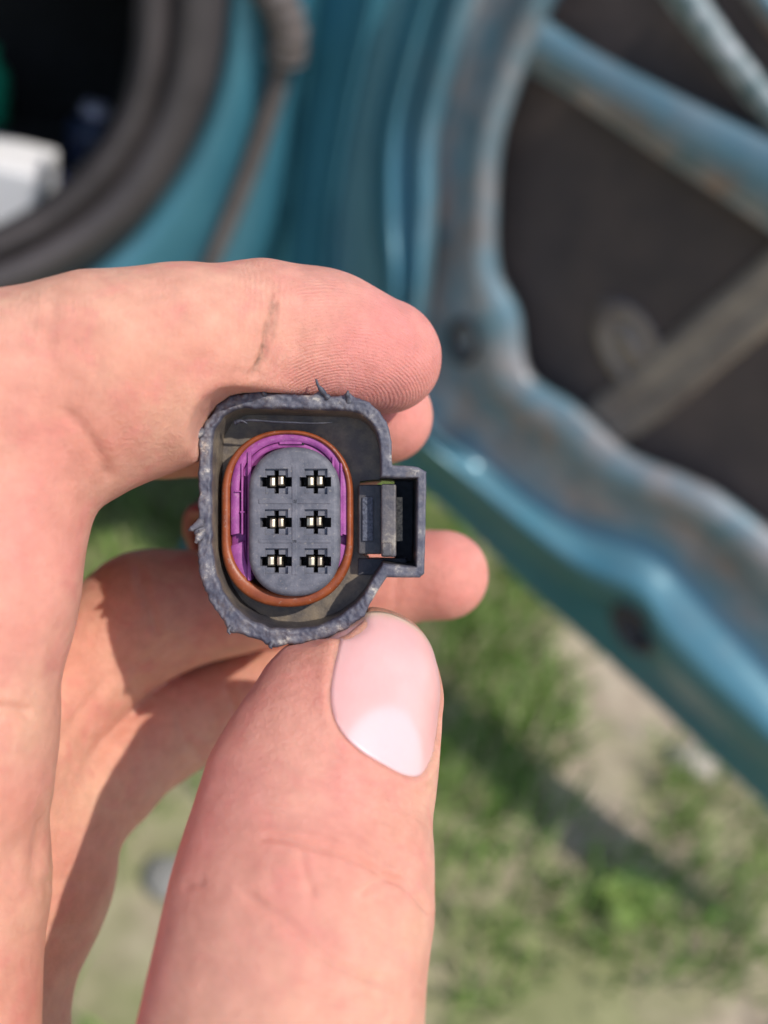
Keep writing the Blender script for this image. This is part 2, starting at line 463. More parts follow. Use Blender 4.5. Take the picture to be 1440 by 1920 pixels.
A  = [(620,-100),(590,80),(565,250),(548,420),(540,560),(580,740),(690,840),(830,950),(1000,1112),(1150,1245),(1290,1375),(1700,1760)]
A2 = [(720,-100),(680,80),(645,250),(620,420),(616,560),(640,720),(720,810),(850,915),(1020,1075),(1165,1205),(1300,1330),(1700,1705)]
B  = [(810,-100),(752,80),(712,250),(705,410),(718,540),(710,680),(760,800),(885,925),(1070,1075),(1195,1145),(1275,1265),(1700,1630)]
C  = [(915,-100),(865,80),(825,250),(822,400),(808,540),(790,680),(815,800),(935,870),(1080,970),(1230,1015),(1355,1125),(1700,1540)]
D  = [(950,-100),(890,80),(840,250),(830,400),(818,540),(825,660),(860,760),(985,840),(1090,935),(1255,980),(1370,1065),(1700,1420)]
E  = [(1075,-100),(1000,80),(940,250),(926,400),(930,510),(965,590),(985,700),(1075,765),(1175,852),(1290,900),(1390,960),(1700,1210)]
def lerp(a, b, t): return [tuple(np.array(p) * (1 - t) + np.array(q) * t) for p, q in zip(a, b)]
step = [-0.004, -0.004, -0.002, 0.012, 0.030, 0.030, 0.020]        # the pillar side steps out above the lower hinge
rails = [(A, (-0.030, -0.068), 0), (lerp(A, A2, .5), (-0.022, -0.060), 0), (lerp(A, A2, .8), (-0.016, -0.050), 0), (A2, (0.004, -0.046), 0.0), (lerp(A2, B, .22), (-0.014, -0.040), 0.0), (lerp(A2, B, .8), (-0.018, -0.018), 0), (B, (-0.014, 0.000), 0.03),
         (lerp(B, C, .2), [v + 0.013 for v in step] + [0.014] * 5, 0.05), (lerp(B, C, .48), [v - 0.004 for v in step] + [0.004] * 5, 0.1), (lerp(B, C, .75), [v + 0.013 for v in step] + [-0.010] * 5, 0.15), (C, (-0.006, -0.018), 0.4), (D, (-0.012, -0.020), 0.9),
         (lerp(D, E, .3), -0.006, 0.75), (lerp(D, E, .65), (0.005, -0.004), 0.7), (E, (-0.006, -0.014), 0.6), (lerp(D, E, 1.06), -0.030, 0.6)]
door = loft('door', rails, 150, dn, MAT['paint'], sub=4)
door['label'] = 'open teal door without its inner trim panel'

def thick(o, t):
    s = o.modifiers.new('thickness', 'SOLIDIFY'); s.thickness = t; s.offset = 0

# outer skin of the door, seen from inside through the opening
ok = catmull(A, 80); ok = [tuple(p) for p in ok] + [(1900, 1500), (1900, -100)]
V = [on_plane(x, y, dn, -0.070) for i, (x, y) in enumerate(ok)]
sk = car_part('outer_skin', V, [tuple(range(len(V)))], MAT['paint'], smooth=False); thick(sk, 0.002)
sk.parent = door
mk = [(1090,-90),(1020,60),(945,250),(928,400),(925,520),(955,600),(965,720),(1070,800),(1175,900),(1290,960),(1390,1020),(1800,1280),(1800,-90)]
V = [on_plane(x, y, dn, -0.050) for x, y in mk]
o = car_part('damping_mat', V, [tuple(range(len(V)))], MAT['mat'], door, smooth=False); thick(o, 0.004)
# crossing rails of the inner frame
def bar(name, top, bot, off, mat, parent, prof=((0, -0.012), (0.12, 0.0), (0.5, 0.004), (0.8, 0.0), (0.88, -0.010), (1.0, -0.012)), dust=0.3, n=30):
    rl = [(lerp(top, bot, t), off + h, dust if t < 0.7 else 0.95) for t, h in prof]
    return loft(name, rl, n, dn, mat, parent, sub=3)
bar('cross_rail', [(1000,20),(1096,85),(1250,165),(1440,255),(1800,420)], [(960,120),(1045,165),(1230,290),(1440,430),(1800,690)], -0.012, MAT['paint'], door)
o = bar('window_guide', [(1290,-60),(1330,5),(1385,85),(1440,155),(1640,420)], [(1215,-60),(1250,5),(1330,105),(1440,245),(1600,470)], -0.02, MAT['grey_metal'], door)
o = bar('upper_rail', [(1420,-80),(1450,-20),(1520,60),(1580,110),(1800,330)], [(1350,-80),(1385,-20),(1450,70),(1520,150),(1760,400)], -0.03, MAT['paint'], door)
# regulator rail and mount inside the door
o = bar('regulator_rail', [(1560,330),(1440,470),(1300,590),(1150,720),(1010,830)], [(1640,420),(1500,570),(1370,680),(1220,800),(1060,900)], -0.040, MAT['tan_metal'], door,
        prof=((0, -0.004), (0.2, 0.005), (0.5, 0.001), (0.8, 0.006), (1, -0.004)))
V = []
for i in range(28):
    a = 2 * math.pi * i / 28
    for r_, h in ((1.0, -0.048), (0.93, -0.040), (0.72, -0.038), (0.62, -0.043), (0.4, -0.043), (0.32, -0.036), (0.02, -0.036)):
        x = 62 * r_ * math.cos(a); y = 100 * r_ * math.sin(a)
        V.append(on_plane(1180 + x * .93 + y * .35, 650 - x * .1 + y * .94, dn, h))
car_part('speaker_mount', V, grid_faces(28, 7, True), MAT['tan_metal'], door)
# drain plug in the shaded lower edge, and bolts
def disc(name, px, py, rx, ry, ang, off, mat, rim=True):
    V = []; ca, sa = math.cos(R(ang)), math.sin(R(ang))
    for i in range(24):
        a = 2 * math.pi * i / 24
        for r_, h in ((1.25, -0.012), (1.15, 0.0), (1.0, 0.001), (0.85, -0.003), (0.8, -0.012), (0.02, -0.014)):
            x, y = rx * r_ * math.cos(a), ry * r_ * math.sin(a)
            V.append(on_plane(px + x * ca - y * sa, py + x * sa + y * ca, dn, off + h))
    return car_part(name, V, grid_faces(24, 6, True), mat, door)
disc('drain_plug', 1188, 1180, 46, 27, 52, 0.004, MAT['rubber'])
disc('bolt', 695, 445, 24, 34, 0, -0.020, MAT['trim'])
disc('grommet', 868, 640, 26, 36, 0, 0.004, MAT['trim'])

# body side: pillar, sill, weather strip
G0 = [(425,-120),(430,0),(412,150),(365,285),(290,405),(200,500),(60,600),(-200,700)]
G1 = [(520,-120),(515,0),(508,130),(465,290),(420,410),(380,500),(325,610),(235,800)]
G2 = [(600,-120),(590,0),(560,150),(546,300),(528,420),(492,520),(455,640),(375,850)]
G3 = [(660,-120),(640,0),(612,150),(592,300),(575,420),(550,520),(515,650),(440,880)]
rb = [(lerp(G0, G1, -.25), -0.03, 0.1), (G0, -0.006, 0.1), (lerp(G0, G1, .3), 0.004, 0), (lerp(G0, G1, .75), 0.0, 0), (G1, -0.010, 0.2), (lerp(G1, G2, .3), 0.002, 0.05), (lerp(G1, G2, .75), 0.0, 0), (G2, -0.018, 0), (G3, -0.06, 0)]
loft('body_side', rb, 90, bn, MAT['paint'], sub=5)
# weather strip round the door opening
S0 = [(410,-120),(408,0),(388,150),(335,285),(255,400),(150,480),(20,545),(-220,620)]
S1 = [(285,-120),(280,0),(272,120),(240,230),(180,325),(95,402),(-20,462),(-220,530)]
S2 = [(262,-120),(257,0),(248,115),(218,215),(160,305),(78,380),(-35,440),(-220,505)]
k0 = lerp(S0, G0, .6)
loft('weather_strip', [(k0, -0.010, 0), (lerp(S0, S1, -.1), 0.012, 0), (lerp(S0, S1, .2), 0.020, 0), (lerp(S0, S1, .5), 0.012, 0), (lerp(S0, S1, .62), -0.006, 0), (lerp(S0, S1, .8), 0.004, 0), (S1, 0.006, 0), (lerp(S0, S1, 1.2), -0.012, 0)], 70, bn, MAT['rubber'])
loft('sill_trim', [(lerp(S0, S1, 1.1), -0.02, 0), (lerp(S1, S2, .2), -0.014, 0), (lerp(S1, S2, .6), -0.03, 0), (S2, -0.05, 0), (lerp(S1, S2, 1.15), -0.09, 0)], 70, bn, MAT['trim'])
# wiring boot crossing from pillar to door
pts = [on_plane(x, y, bn, o_) for x, y, o_ in [(480,-60,.0),(520,0,.012),(540,60,.014),(535,105,.008)]]
V, Fc = tube(catmull(pts, 40), 0.017 + 0.0012 * np.sin(np.linspace(0, 40, 40)), 18)
car_part('wiring_boot', V, Fc, MAT['boot'])
pts = [on_plane(x, y, bn, o_) for x, y, o_ in [(535,100,.004),(515,180,.004),(478,290,.003),(440,390,.003),(402,480,.002),(360,580,.0)]]
V, Fc = tube(catmull(pts, 40), np.linspace(0.010, 0.007, 40), 12)
car_part('wiring_conduit', V, Fc, MAT['boot'])

# cabin: closed dark shell round the opening
def slab(name, c, ax, ay, az, sx, sy, sz, mat, parent=None):
    V = []
    for i in (-1, 1):
        for j in (-1, 1):
            for k in (-1, 1): V.append(np.array(c) + np.array(ax) * i * sx / 2 + np.array(ay) * j * sy / 2 + np.array(az) * k * sz / 2)
    Fc = [(0, 1, 3, 2), (4, 6, 7, 5), (0, 4, 5, 1), (2, 3, 7, 6), (0, 2, 6, 4), (1, 5, 7, 3)]
    o = car_part(name, V, Fc, mat, parent, smooth=False)
    b = o.modifiers.new('bevel', 'BEVEL'); b.width = 0.01; b.segments = 3
    return o
inn = -bn; Zv = np.array([0, 0, 1.0])
Hc = np.array([HB[0], HB[1], 0])
slab('cabin_floor', Hc + bdir * 0.7 + inn * 0.75 + Zv * 0.43, bdir, inn, Zv, 1.9, 1.30, 0.04, MAT['carpet'])
slab('roof', Hc + bdir * 0.8 + inn * 0.75 + Zv * 1.42, bdir, inn, Zv, 1.8, 1.45, 0.05, MAT['paint'])
slab('far_side', Hc + bdir * 0.7 + inn * 1.42 + Zv * 0.85, bdir, inn, Zv, 1.9, 0.05, 1.1, MAT['trim'])
slab('bulkhead', Hc - bdir * 0.02 + inn * 0.80 + Zv * 0.70, bdir, inn, Zv, 0.05, 1.15, 0.80, MAT['trim'])
V = [on_plane(x, y, bn, -0.075) for x, y in [(540,-140),(900,-140),(760,420),(700,620),(640,900),(330,1060),(480,700),(545,420),(590,150)]]
thick(car_part('hinge_pillar', V, [tuple(range(len(V)))], MAT['paint'], smooth=False), 0.004)
slab('rear_wall', Hc + bdir * 1.62 + inn * 0.75 + Zv * 0.85, bdir, inn, Zv, 0.05, 1.35, 1.1, MAT['trim'])
slab('dashboard', Hc + bdir * 0.12 + inn * 0.75 + Zv * 0.86, bdir, inn, Zv, 0.42, 1.2, 0.22, MAT['trim'])
slab('centre_tunnel', Hc + bdir * 0.5 + inn * 0.78 + Zv * 0.54, bdir, inn, Zv, 1.2, 0.24, 0.24, MAT['carpet'])

# ------------------------------------------------------------------ connector
D0 = 100.0                                         # depth of the rim plane, mm
def cx(x, y): return (320 + x / 2.6667, 680 + y / 2.6667)
CC = cs(553, 970, D0)                              # connector origin on its rim plane
def cl(x, y, z=0.0):
    """close-up pixel -> connector coordinates in mm (z towards the viewer)"""
    p = cs(*cx(x, y), D0 - z) - CC
    return np.array([p[0], p[1], z])
def clp(x, y, z=0.0):
    p = cs(*cx(x, y), D0) - CC
    return np.array([p[0], p[1], z])

conn = empty('electrical_connector', to_world(CC), CAMROT)
tag(conn, 'cut six-pin connector with purple lock held between thumb and index finger', 'connector')
def cpart(name, V, Fc, mat, parent=None, smooth=True):
    return mesh_obj(name, np.asarray(V) * 0.001, Fc, mat, conn if parent is None else parent, smooth)

pairs = [((300,165),(330,228),0),((385,148),(400,226),0),((560,155),(560,230),0),((720,165),(700,235),0),((860,162),(860,238),0),((985,190),(940,252),0),
 ((1040,240),(985,280),0),((1085,310),(1025,335),0),((1105,400),(1045,410),0),((1107,495),(1050,500),0),((1110,512),(1048,574),1),((1232,518),(1130,578),0),
 ((1280,545),(1232,577),1),((1276,800),(1229,800),0),((1268,1055),(1226,1020),1),((1246,1075),(1205,1018),1),((1080,1075),(1062,1004),1),((1045,1128),(1012,1078),0),
 ((1010,1190),(975,1145),0),((960,1268),(920,1212),0),((880,1330),(840,1272),0),((780,1378),(735,1318),0),((640,1408),(620,1336),0),((520,1418),(500,1328),0),
 ((430,1388),(405,1290),0),((300,1338),(315,1225),0),((220,1240),(258,1140),0),((170,1140),(226,1050),0),((140,1030),(206,940),0),((130,930),(204,860),0),
 ((138,800),(204,760),0),((140,600),(205,600),0),((140,400),(207,420),0),((165,300),(218,335),0),((230,210),(258,270),0)]
def smooth_closed(P, sharp, per, it=10):
    n = len(P); out = []; fix = []
    for i in range(n):
        for s in range(per):
            t = s / per; out.append(P[i] * (1 - t) + P[(i + 1) % n] * t); fix.append(bool(sharp[i]) and s == 0)
    out = np.array(out); fix = np.array(fix)
    for _ in range(it):
        sm = 0.5 * out + 0.25 * (np.roll(out, 1, 0) + np.roll(out, -1, 0)); sm[fix] = out[fix]; out = sm
    return out
PER = 18
outer = smooth_closed(np.array([clp(*p[0])[:2] for p in pairs]), [p[2] for p in pairs], PER)
inner = smooth_closed(np.array([clp(*p[1])[:2] for p in pairs]), [p[2] for p in pairs], PER)
NR = len(outer)
key = np.arange(NR) / PER
isl = (key >= 9.6) & (key <= 17.4)                  # latch housing
rough = np.where(isl, 0.18, np.where((key > 5.5) & (key < 10), 0.45, 1.0))
rough = np.convolve(np.concatenate([rough[-12:], rough, rough[:12]]), np.ones(25) / 25, 'valid')
def nz(a, sc, seed):
    return vnoise(np.stack([a[:, 0], a[:, 1], np.zeros(len(a))], 1), sc, seed)
nrm = np.roll(outer, -1, 0) - np.roll(outer, 1, 0); nrm = np.stack([nrm[:, 1], -nrm[:, 0]], 1); nrm /= np.linalg.norm(nrm, axis=1)[:, None]
if np.dot(nrm[40], outer[40]) < 0: nrm = -nrm
outer_r = outer + nrm * (rough * (0.16 * nz(outer, 0.9, 2) + 0.16 * np.maximum(nz(outer, 2.2, 4), 0)))[:, None]
# a few larger melted lumps along the cut edge
def lump(px, py, w, h):
    global outer_r
    c = clp(px, py)[:2]; d = np.linalg.norm(outer - c, axis=1)
    outer_r = outer_r + nrm * (h * np.exp(-(d / w) ** 2))[:, None]
lump(115, 840, 0.9, 0.75); lump(120, 380, 0.7, 0.35); lump(890, 160, 0.5, 0.45); lump(290, 1345, 0.8, 0.35); lump(500, 1420, 0.8, 0.3); lump(740, 160, 0.5, 0.4); lump(960, 1290, 0.8, 0.2); lump(430, 150, .6, .25)
inner_r = inner - nrm * 0  + (nrm * (rough * 0.12 * nz(inner, 1.1, 7))[:, None])
NRAD = 12
V = []; wear = []; grit = []
lay = []
# outer wall from the back forwards, then across the rim, then down the inside
back_depth = np.where(isl, -12.0, -16.0)
shr = outer * 0.985
for t in np.linspace(0, 1, 7)[:-1]:
    z = back_depth * (1 - t) - 0.35 * t
    p = shr * (1 - t) + outer_r * t if t > 0 else shr
    lay.append((p, z, np.full(NR, 0.12 + 0.5 * t ** 6), np.zeros(NR)))
for i in range(NRAD + 1):
    t = i / NRAD
    p = outer_r * (1 - t) + inner_r * t
    edge = 0.30 * (max(0, 0.22 - t) / 0.22) ** 2 + 0.35 * (max(0, t - 0.78) / 0.22) ** 2
    z = -edge + rough * (0.22 * nz(p, 0.9, 11) + 0.11 * nz(p, 2.6, 13) + 0.07 * nz(p, 5.0, 15)) + (1 - rough) * 0.03 * nz(p, 4, 17)
    lay.append((p, z, np.full(NR, 1.0 if 0.0 < t < 0.9 else 0.6), np.zeros(NR)))
topness = np.clip((inner[:, 1] - 8.0) / 4.0, 0, 1); leftness = np.clip((-inner[:, 0] - 5) / 4.0, 0, 1)
for z, f in ((-0.8, 0.25), (-1.6, 0.12), (-2.4, 0.10), (-3.6, 0.1), (-5, 0.08), (-7, 0.06), (-9, 0.05)):
    p = inner_r * 0.5 + inner * 0.5 if z > -2 else inner * (1 + 0.0015 * z)
    zz = np.full(NR, z) + rough * 0.25 * nz(p, 2.0, 21)
    lay.append((p, zz, np.full(NR, f), np.clip(topness * (1 if -3 < z < -1 else 0.75) + leftness * 0.8 + 0.12, 0, 1)))
for p, z, w, gr in lay:
    V.append(np.concatenate([p, np.broadcast_to(z, (NR,))[:, None]], 1)); wear.append(w); grit.append(gr)
L = len(lay); V = np.stack(V)                        # layers, around
wear = np.stack(wear); grit = np.stack(grit)
Fc = []
for i in range(L - 1):
    for j in range(NR):
        Fc.append((i * NR + j, (i + 1) * NR + j, (i + 1) * NR + (j + 1) % NR, i * NR + (j + 1) % NR))
shroud = cpart('shroud', V.reshape(-1, 3), Fc, MAT['plastic'])
set_attr(shroud, 'wear', wear.ravel()); set_attr(shroud, 'grit', grit.ravel())

def plain_attrs(o, w, g_=0.0):
    n = len(o.data.vertices); set_attr(o, 'wear', np.full(n, w)); set_attr(o, 'grit', np.full(n, g_)); return o

# floor of the shroud (left of the latch window), with the rear body behind
poly = [inner[i] * 1.01 for i in range(NR) if not (10.2 < key[i] < 16.9)]
cut_at = max(i for i in range(len(poly)) if key[i] <= 10.2) + 1
poly[cut_at:cut_at] = [clp(1000, 576)[:2], clp(938, 584)[:2], clp(938, 965)[:2], clp(1000, 1000)[:2]]
V = [(*p, -6.2) for p in poly] + [(*(np.array(p) * 0.9), -15.9) for p in poly]; n = len(poly)
Fc = [tuple(range(n)), tuple(range(2 * n - 1, n - 1, -1))] + [(i, i + n, (i + 1) % n + n, (i + 1) % n) for i in range(n)]
plain_attrs(cpart('shroud_floor', V, Fc, MAT['plastic'], smooth=False), 0.1, 1.0)
def cbox(name, x0, y0, x1, y1, z0, z1, mat, bev=0.12, parent=None, taper=0):
    """box in the connector, edges in close-up pixels of its front face, z in mm"""
    a = cl(x0, y0, z1); b = cl(x1, y1, z1)
    V = [(x, y, z) for x in (a[0], b[0]) for y in (a[1], b[1]) for z in (z0, z1)]
    Fc = [(0, 1, 3, 2), (4, 6, 7, 5), (0, 4, 5, 1), (2, 3, 7, 6), (0, 2, 6, 4), (1, 5, 7, 3)]
    o = cpart(name, V, Fc, mat, parent, smooth=False)
    b_ = o.modifiers.new('bevel', 'BEVEL'); b_.width = bev * 0.001; b_.segments = 3
    return o
# latch: rear wall, flexible tongue with its two gritty pads
plain_attrs(cbox('latch_sill', 936, 978, 1180, 1062, -8.4, -6.0, MAT['plastic']), 0.3)
plain_attrs(cbox('latch_back_wall', 1118, 560, 1262, 1040, -12.5, -10.5, MAT['plastic']), 0.05)
tongue = cbox('latch_tongue', 1052, 606, 1128, 972, -11.0, -1.6, MAT['plastic'], 0.25); plain_attrs(tongue, 0.62, 0.3)
plain_attrs(cbox('tongue_web', 938, 610, 1056, 958, -11.0, -4.2, MAT['plastic'], 0.2, tongue), 0.12, 0.2)
plain_attrs(cbox('tongue_hook', 1056, 900, 1108, 968, -4.0, -1.1, MAT['plastic'], 0.2, tongue), 0.3, 0.2)
cbox('tongue_pad', 958, 672, 1012, 892, -5.0, -3.9, MAT['bluepl'], 0.08, tongue)
cbox('catch_pad', 1126, 672, 1160, 893, -9.0, -3.4, MAT['tanpl'], 0.08, tongue)

def stadium(x0, x1, y0, y1, n=120, off=0.0, z=0.0):
    """closed stadium outline through close-up extents at height z, shrunk by off mm, evenly spaced from the right-hand middle"""
    a = cl(x0, y0, z); b = cl(x1, y1, z)
    hw = (b[0] - a[0]) / 2 - off; hh = (a[1] - b[1]) / 2 - off; mx = (a[0] + b[0]) / 2; my = (a[1] + b[1]) / 2
    s = hh - hw; P = [(mx + hw, my)]; m = 400
    for i in range(m):
        t = 2 * math.pi * (i + 0.5) / m; c_, s_ = math.cos(t), math.sin(t)
        P.append((mx + hw * math.copysign(abs(c_) ** 0.9, c_), my + hw * math.copysign(abs(s_) ** 0.9, s_) + math.copysign(s, s_)))
    P.append(P[0]); P = np.array(P)
    L_ = np.concatenate([[0], np.cumsum(np.linalg.norm(np.diff(P, axis=0), axis=1))])
    q = np.linspace(0, L_[-1], n, endpoint=False)
    return np.stack([np.interp(q, L_, P[:, 0]), np.interp(q, L_, P[:, 1])], 1)
def rings(loops, close_front=False, close_back=False):
    n = len(loops[0][0]); V = np.concatenate([np.concatenate([p, np.full((n, 1), z)], 1) for p, z in loops]); Fc = []
    for i in range(len(loops) - 1):
        for j in range(n): Fc.append((i * n + j, i * n + (j + 1) % n, (i + 1) * n + (j + 1) % n, (i + 1) * n + j))
    if close_front: Fc.append(tuple((len(loops) - 1) * n + j for j in range(n)))
    if close_back: Fc.append(tuple(range(n - 1, -1, -1)))
    return V, Fc
# seal
ze = (262, 912, 340, 1218)
wseal = 1.15
so_, si_ = stadium(*ze, z=-4.0), stadium(305, 880, 364, 1146, z=-4.0)
lp = [(so_, -8.4)]
for i in range(15):
    a = math.pi * i / 14; t = 0.5 - 0.5 * math.cos(a)
    lp.append((so_ * (1 - t) + si_ * t, -3.1 + 0.55 * math.sin(a)))
lp.append((si_, -8.4))
V, Fc = rings(lp); cpart('seal_ring', V, Fc, MAT['seal'])
# purple lock: band open at the bottom, stepped on both sides, with ribs and a small window on top
pz = -2.9
LE = (300, 884, 352, 1204)
def band(name, y_min, y_max, side, off0, off1, z1, parent=None, bottom=-11.5, mat='purple'):
    """stretch of the lock ring between two close-up heights; side -1 left, 1 right, 0 over the top"""
    O = stadium(*LE, n=400, off=off0, z=pz); I = stadium(*LE, n=400, off=off1, z=pz)
    ylo, yhi = cl(0, y_max, pz)[1], cl(0, y_min, pz)[1]; xm = cl(592, 0, pz)[0]
    idx = [k for k in range(400) if ylo <= O[k][1] <= yhi and (side == 0 or (O[k][0] - xm) * side > 0)]
    idx.sort(key=lambda k: (k + 200) % 400 if side == 1 else k)
    if side == 0: idx.sort(key=lambda k: (k + 130) % 400)
    prof = [(O, bottom), (O, z1 - 0.15), (O * 0.96 + I * 0.04, z1), (O * 0.04 + I * 0.96, z1), (I, z1 - 0.15), (I, bottom)]
    V = [(*q[k], z) for k in idx for q, z in prof]; m = len(idx)
    return cpart(name, V, grid_faces(m, 6) + [tuple(range(6)), tuple((m - 1) * 6 + j for j in range(5, -1, -1))], MAT[mat], parent)
lock = band('lock_ring', 352, 1118, 0, 0.0, 1.7, pz - 0.8)
band('lock_step', 352, 868, 0, 0.0, 1.0, pz, lock)
band('lock_arch', 352, 560, 0, 1.05, 1.68, pz - 0.25, lock)
band('lock_foot', 912, 1112, -1, 0.0, 1.5, pz - 0.1, lock)
band('lock_foot', 912, 1100, 1, 0.0, 1.5, pz - 0.1, lock)
for x0, x1, y0, y1 in ((384, 402, 445, 1090), (352, 362, 500, 860), (806, 818, 470, 540), (848, 858, 500, 866), (318, 352, 640, 648), (345, 372, 742, 752)):
    cbox('lock_rib', x0, y0, x1, y1, -11, pz + 0.25, MAT['purple'], 0.08, lock)
cbox('lock_window', 545, 390, 668, 412, -6.2, pz - 0.12, MAT['cavity'], 0.05, lock)
cbox('lock_bar', 543, 392, 655, 409, -6.2, pz + 0.0, MAT['purple'], 0.08, lock)
# grey terminal insert with six stepped cavities
IN = (384, 846, 420, 1172)
iz = -1.25
lp = [(stadium(*IN, off=-0.05, z=iz), -12.0), (stadium(*IN, off=0.0, z=iz), iz - 1.0)]
for i in range(1, 8):
    a = math.pi / 2 * i / 7
    lp.append((stadium(*IN, off=0.85 * (1 - math.cos(a)), z=iz), iz - 0.85 + 0.85 * math.sin(a)))
lp.append((stadium(*IN, off=1.25, z=iz), iz + 0.02))
V, Fc = rings(lp, True, True)
insert = cpart('terminal_insert', V, Fc, MAT['insert'])
cav = [(x, y) for y in (592, 795, 990) for x in (523, 720)]
Vc = []; Fcc = []
def add_box(x0, y0, x1, y1, z0, z1):
    a = cl(x0, y0, iz); b = cl(x1, y1, iz); i = len(Vc)
    for x in (a[0], b[0]):
        for y in (a[1], b[1]):
            for z in (z0, z1): Vc.append((x * 0.001, y * 0.001, z * 0.001))
    Fcc.extend([tuple(i + k for k in f) for f in ((0, 1, 3, 2), (4, 6, 7, 5), (0, 4, 5, 1), (2, 3, 7, 6), (0, 2, 6, 4), (1, 5, 7, 3))])
def boolean(target, V, Fc):
    me = bpy.data.meshes.new('cut'); me.from_pydata(V, [], Fc); me.update()
    import bmesh
    bm = bmesh.new(); bm.from_mesh(me); bmesh.ops.recalc_face_normals(bm, faces=bm.faces); bm.to_mesh(me); bm.free()
    co = bpy.data.objects.new('cut', me); scene.collection.objects.link(co)
    co.matrix_world = target.matrix_world
    md = target.modifiers.new('cut', 'BOOLEAN'); md.operation = 'DIFFERENCE'; md.object = co; md.solver = 'EXACT'; md.use_self = True
    dg = bpy.context.evaluated_depsgraph_get(); dg.update()
    nm = bpy.data.meshes.new_from_object(target.evaluated_get(dg))
    target.modifiers.clear(); old = target.data; target.data = nm
    bpy.data.objects.remove(co); bpy.data.meshes.remove(me)
    return target
import bmesh
def fix_normals(o):
    bm = bmesh.new(); bm.from_mesh(o.data); bmesh.ops.recalc_face_normals(bm, faces=bm.faces); bm.to_mesh(o.data); bm.free()
fix_normals(insert)
bpy.context.view_layer.update()
for j, (x, y) in enumerate(cav):
    jx = random.uniform(-3, 3)
    add_box(x - 52 + jx, y - 62, x + 64, y + 66, iz - 0.45, iz + 1)       # shallow square recess
boolean(insert, Vc, Fcc)
Vc, Fcc = [], []
for x, y in cav:
    add_box(x - 76, y - 20, x + 82, y + 28, iz - 5.0, iz + 1)             # deep horizontal slot
boolean(insert, Vc, Fcc)
Vc, Fcc = [], []
for x, y in cav:
    add_box(x - 8, y - 56, x + 16, y + 62, iz - 5.2, iz + 1)              # deep vertical slot
boolean(insert, Vc, Fcc)
Vc, Fcc = [], []
for x, y in cav:
    add_box(x - 46, y - 30, x + 50, y + 36, iz - 4.4, iz + 1)             # pocket of the contact
boolean(insert, Vc, Fcc)
insert.data.polygons.foreach_set('use_smooth', [False] * len(insert.data.polygons))
bv = insert.modifiers.new('bevel', 'BEVEL'); bv.width = 0.00006; bv.segments = 2; bv.limit_method = 'ANGLE'; bv.angle_limit = R(40)
insert.data.shade_smooth() if hasattr(insert.data, 'shade_smooth') else None
for p_ in insert.data.polygons: p_.use_smooth = len(p_.vertices) == 4 and p_.area < 2e-7 and False
# raised grid between the cavities
for x0, x1, y0, y1 in ((606, 632, 520, 1062), (440, 800, 682, 706), (440, 800, 884, 902)):
    cbox('insert_rib', x0, y0, x1, y1, iz - 0.5, iz + 0.10, MAT['insert'], 0.06, insert)
def contact(x, y):
    """two sprung tines of one female terminal"""
    V = []; Fc = []
    for s, w, yo in ((-1, 38 + random.uniform(-5, 3), random.uniform(-4, 4)), (1, 36 + random.uniform(-6, 3), random.uniform(-6, 3))):
        i = len(V); x0 = x + 2 + s * 5; x1 = x0 + s * w
        prof = [(-3.9, -20, 26), (-1.4, -24, 30), (-0.75, -22, 28), (-0.6, -15, 21)]
        for z, ya, yb in prof:
            for xx in (x0 + (s * 3 if z > -0.8 else 0), (x0 + x1) / 2, x1 - (s * 5 if z > -0.8 else 0)):
                bul = 0.12 if xx == (x0 + x1) / 2 else 0
                for yy in (y + ya + yo, y + yb + yo):
                    p = cl(xx, yy, iz); V.append((p[0], p[1], iz + z + bul))
        for r in range(3):
            b = i + r * 6
            for q in ((0, 1), (1, 3), (3, 5), (5, 4), (4, 2), (2, 0)): Fc.append((b + q[0], b + q[1], b + 6 + q[1], b + 6 + q[0]))
        b = i + 18; Fc += [(b, b + 1, b + 3, b + 2), (b + 2, b + 3, b + 5, b + 4)]
    o = cpart('contact', V, Fc, MAT['metal'], insert, smooth=False); fix_normals(o)
    bb = o.modifiers.new('bevel', 'BEVEL'); bb.width = 0.00005; bb.segments = 2
for x, y in cav:
    contact(x + random.uniform(-4, 4), y + random.uniform(-3, 3))
# burrs left on the cut edge
def burr(pts, r, w=0.8):
    P = catmull([clp(x, y, z) for x, y, z in pts], 14)
    V, Fc = tube(P, np.linspace(r, r * 0.25, 14) * (1 + 0.25 * rng.uniform(-1, 1, 14)), 8)
    plain_attrs(cpart('burr', V, Fc, MAT['plastic']), w)
burr([(785, 175, -0.2), (765, 150, 0.3), (740, 120, 0.7), (730, 88, 0.9)], 0.40, 0.5)
burr([(890, 190, -0.2), (884, 165, 0.3), (888, 142, 0.4)], 0.42, 0.4)
burr([(160, 340, -0.3), (130, 365, 0.2), (100, 395, 0.2), (82, 392, -0.1)], 0.5, 0.7)
burr([(150, 800, -0.2), (115, 825, 0.2), (92, 838, 0.1)], 0.55, 0.9)
burr([(150, 860, -0.2), (140, 880, 0.4), (128, 900, 0.3)], 0.55, 1.0)
burr([(470, 160, 0.0), (465, 148, .2), (472, 140, .2)], 0.3, 0.6)
burr([(505, 1405, -0.1), (500, 1418, .2), (508, 1428, .2)], 0.35, 0.6)
burr([(300, 1320, -0.1), (290, 1340, .2), (300, 1356, .2)], 0.35, 0.6)
# shaving curled under the top edge, inside
burr([(340, 290, -1.4), (390, 282, -1.2), (520, 290, -1.3), (700, 296, -1.5), (800, 292, -1.8)], 0.20, 0.25)
burr([(310, 296, -1.2), (345, 285, -1.0), (375, 300, -1.1)], 0.3, 0.35)
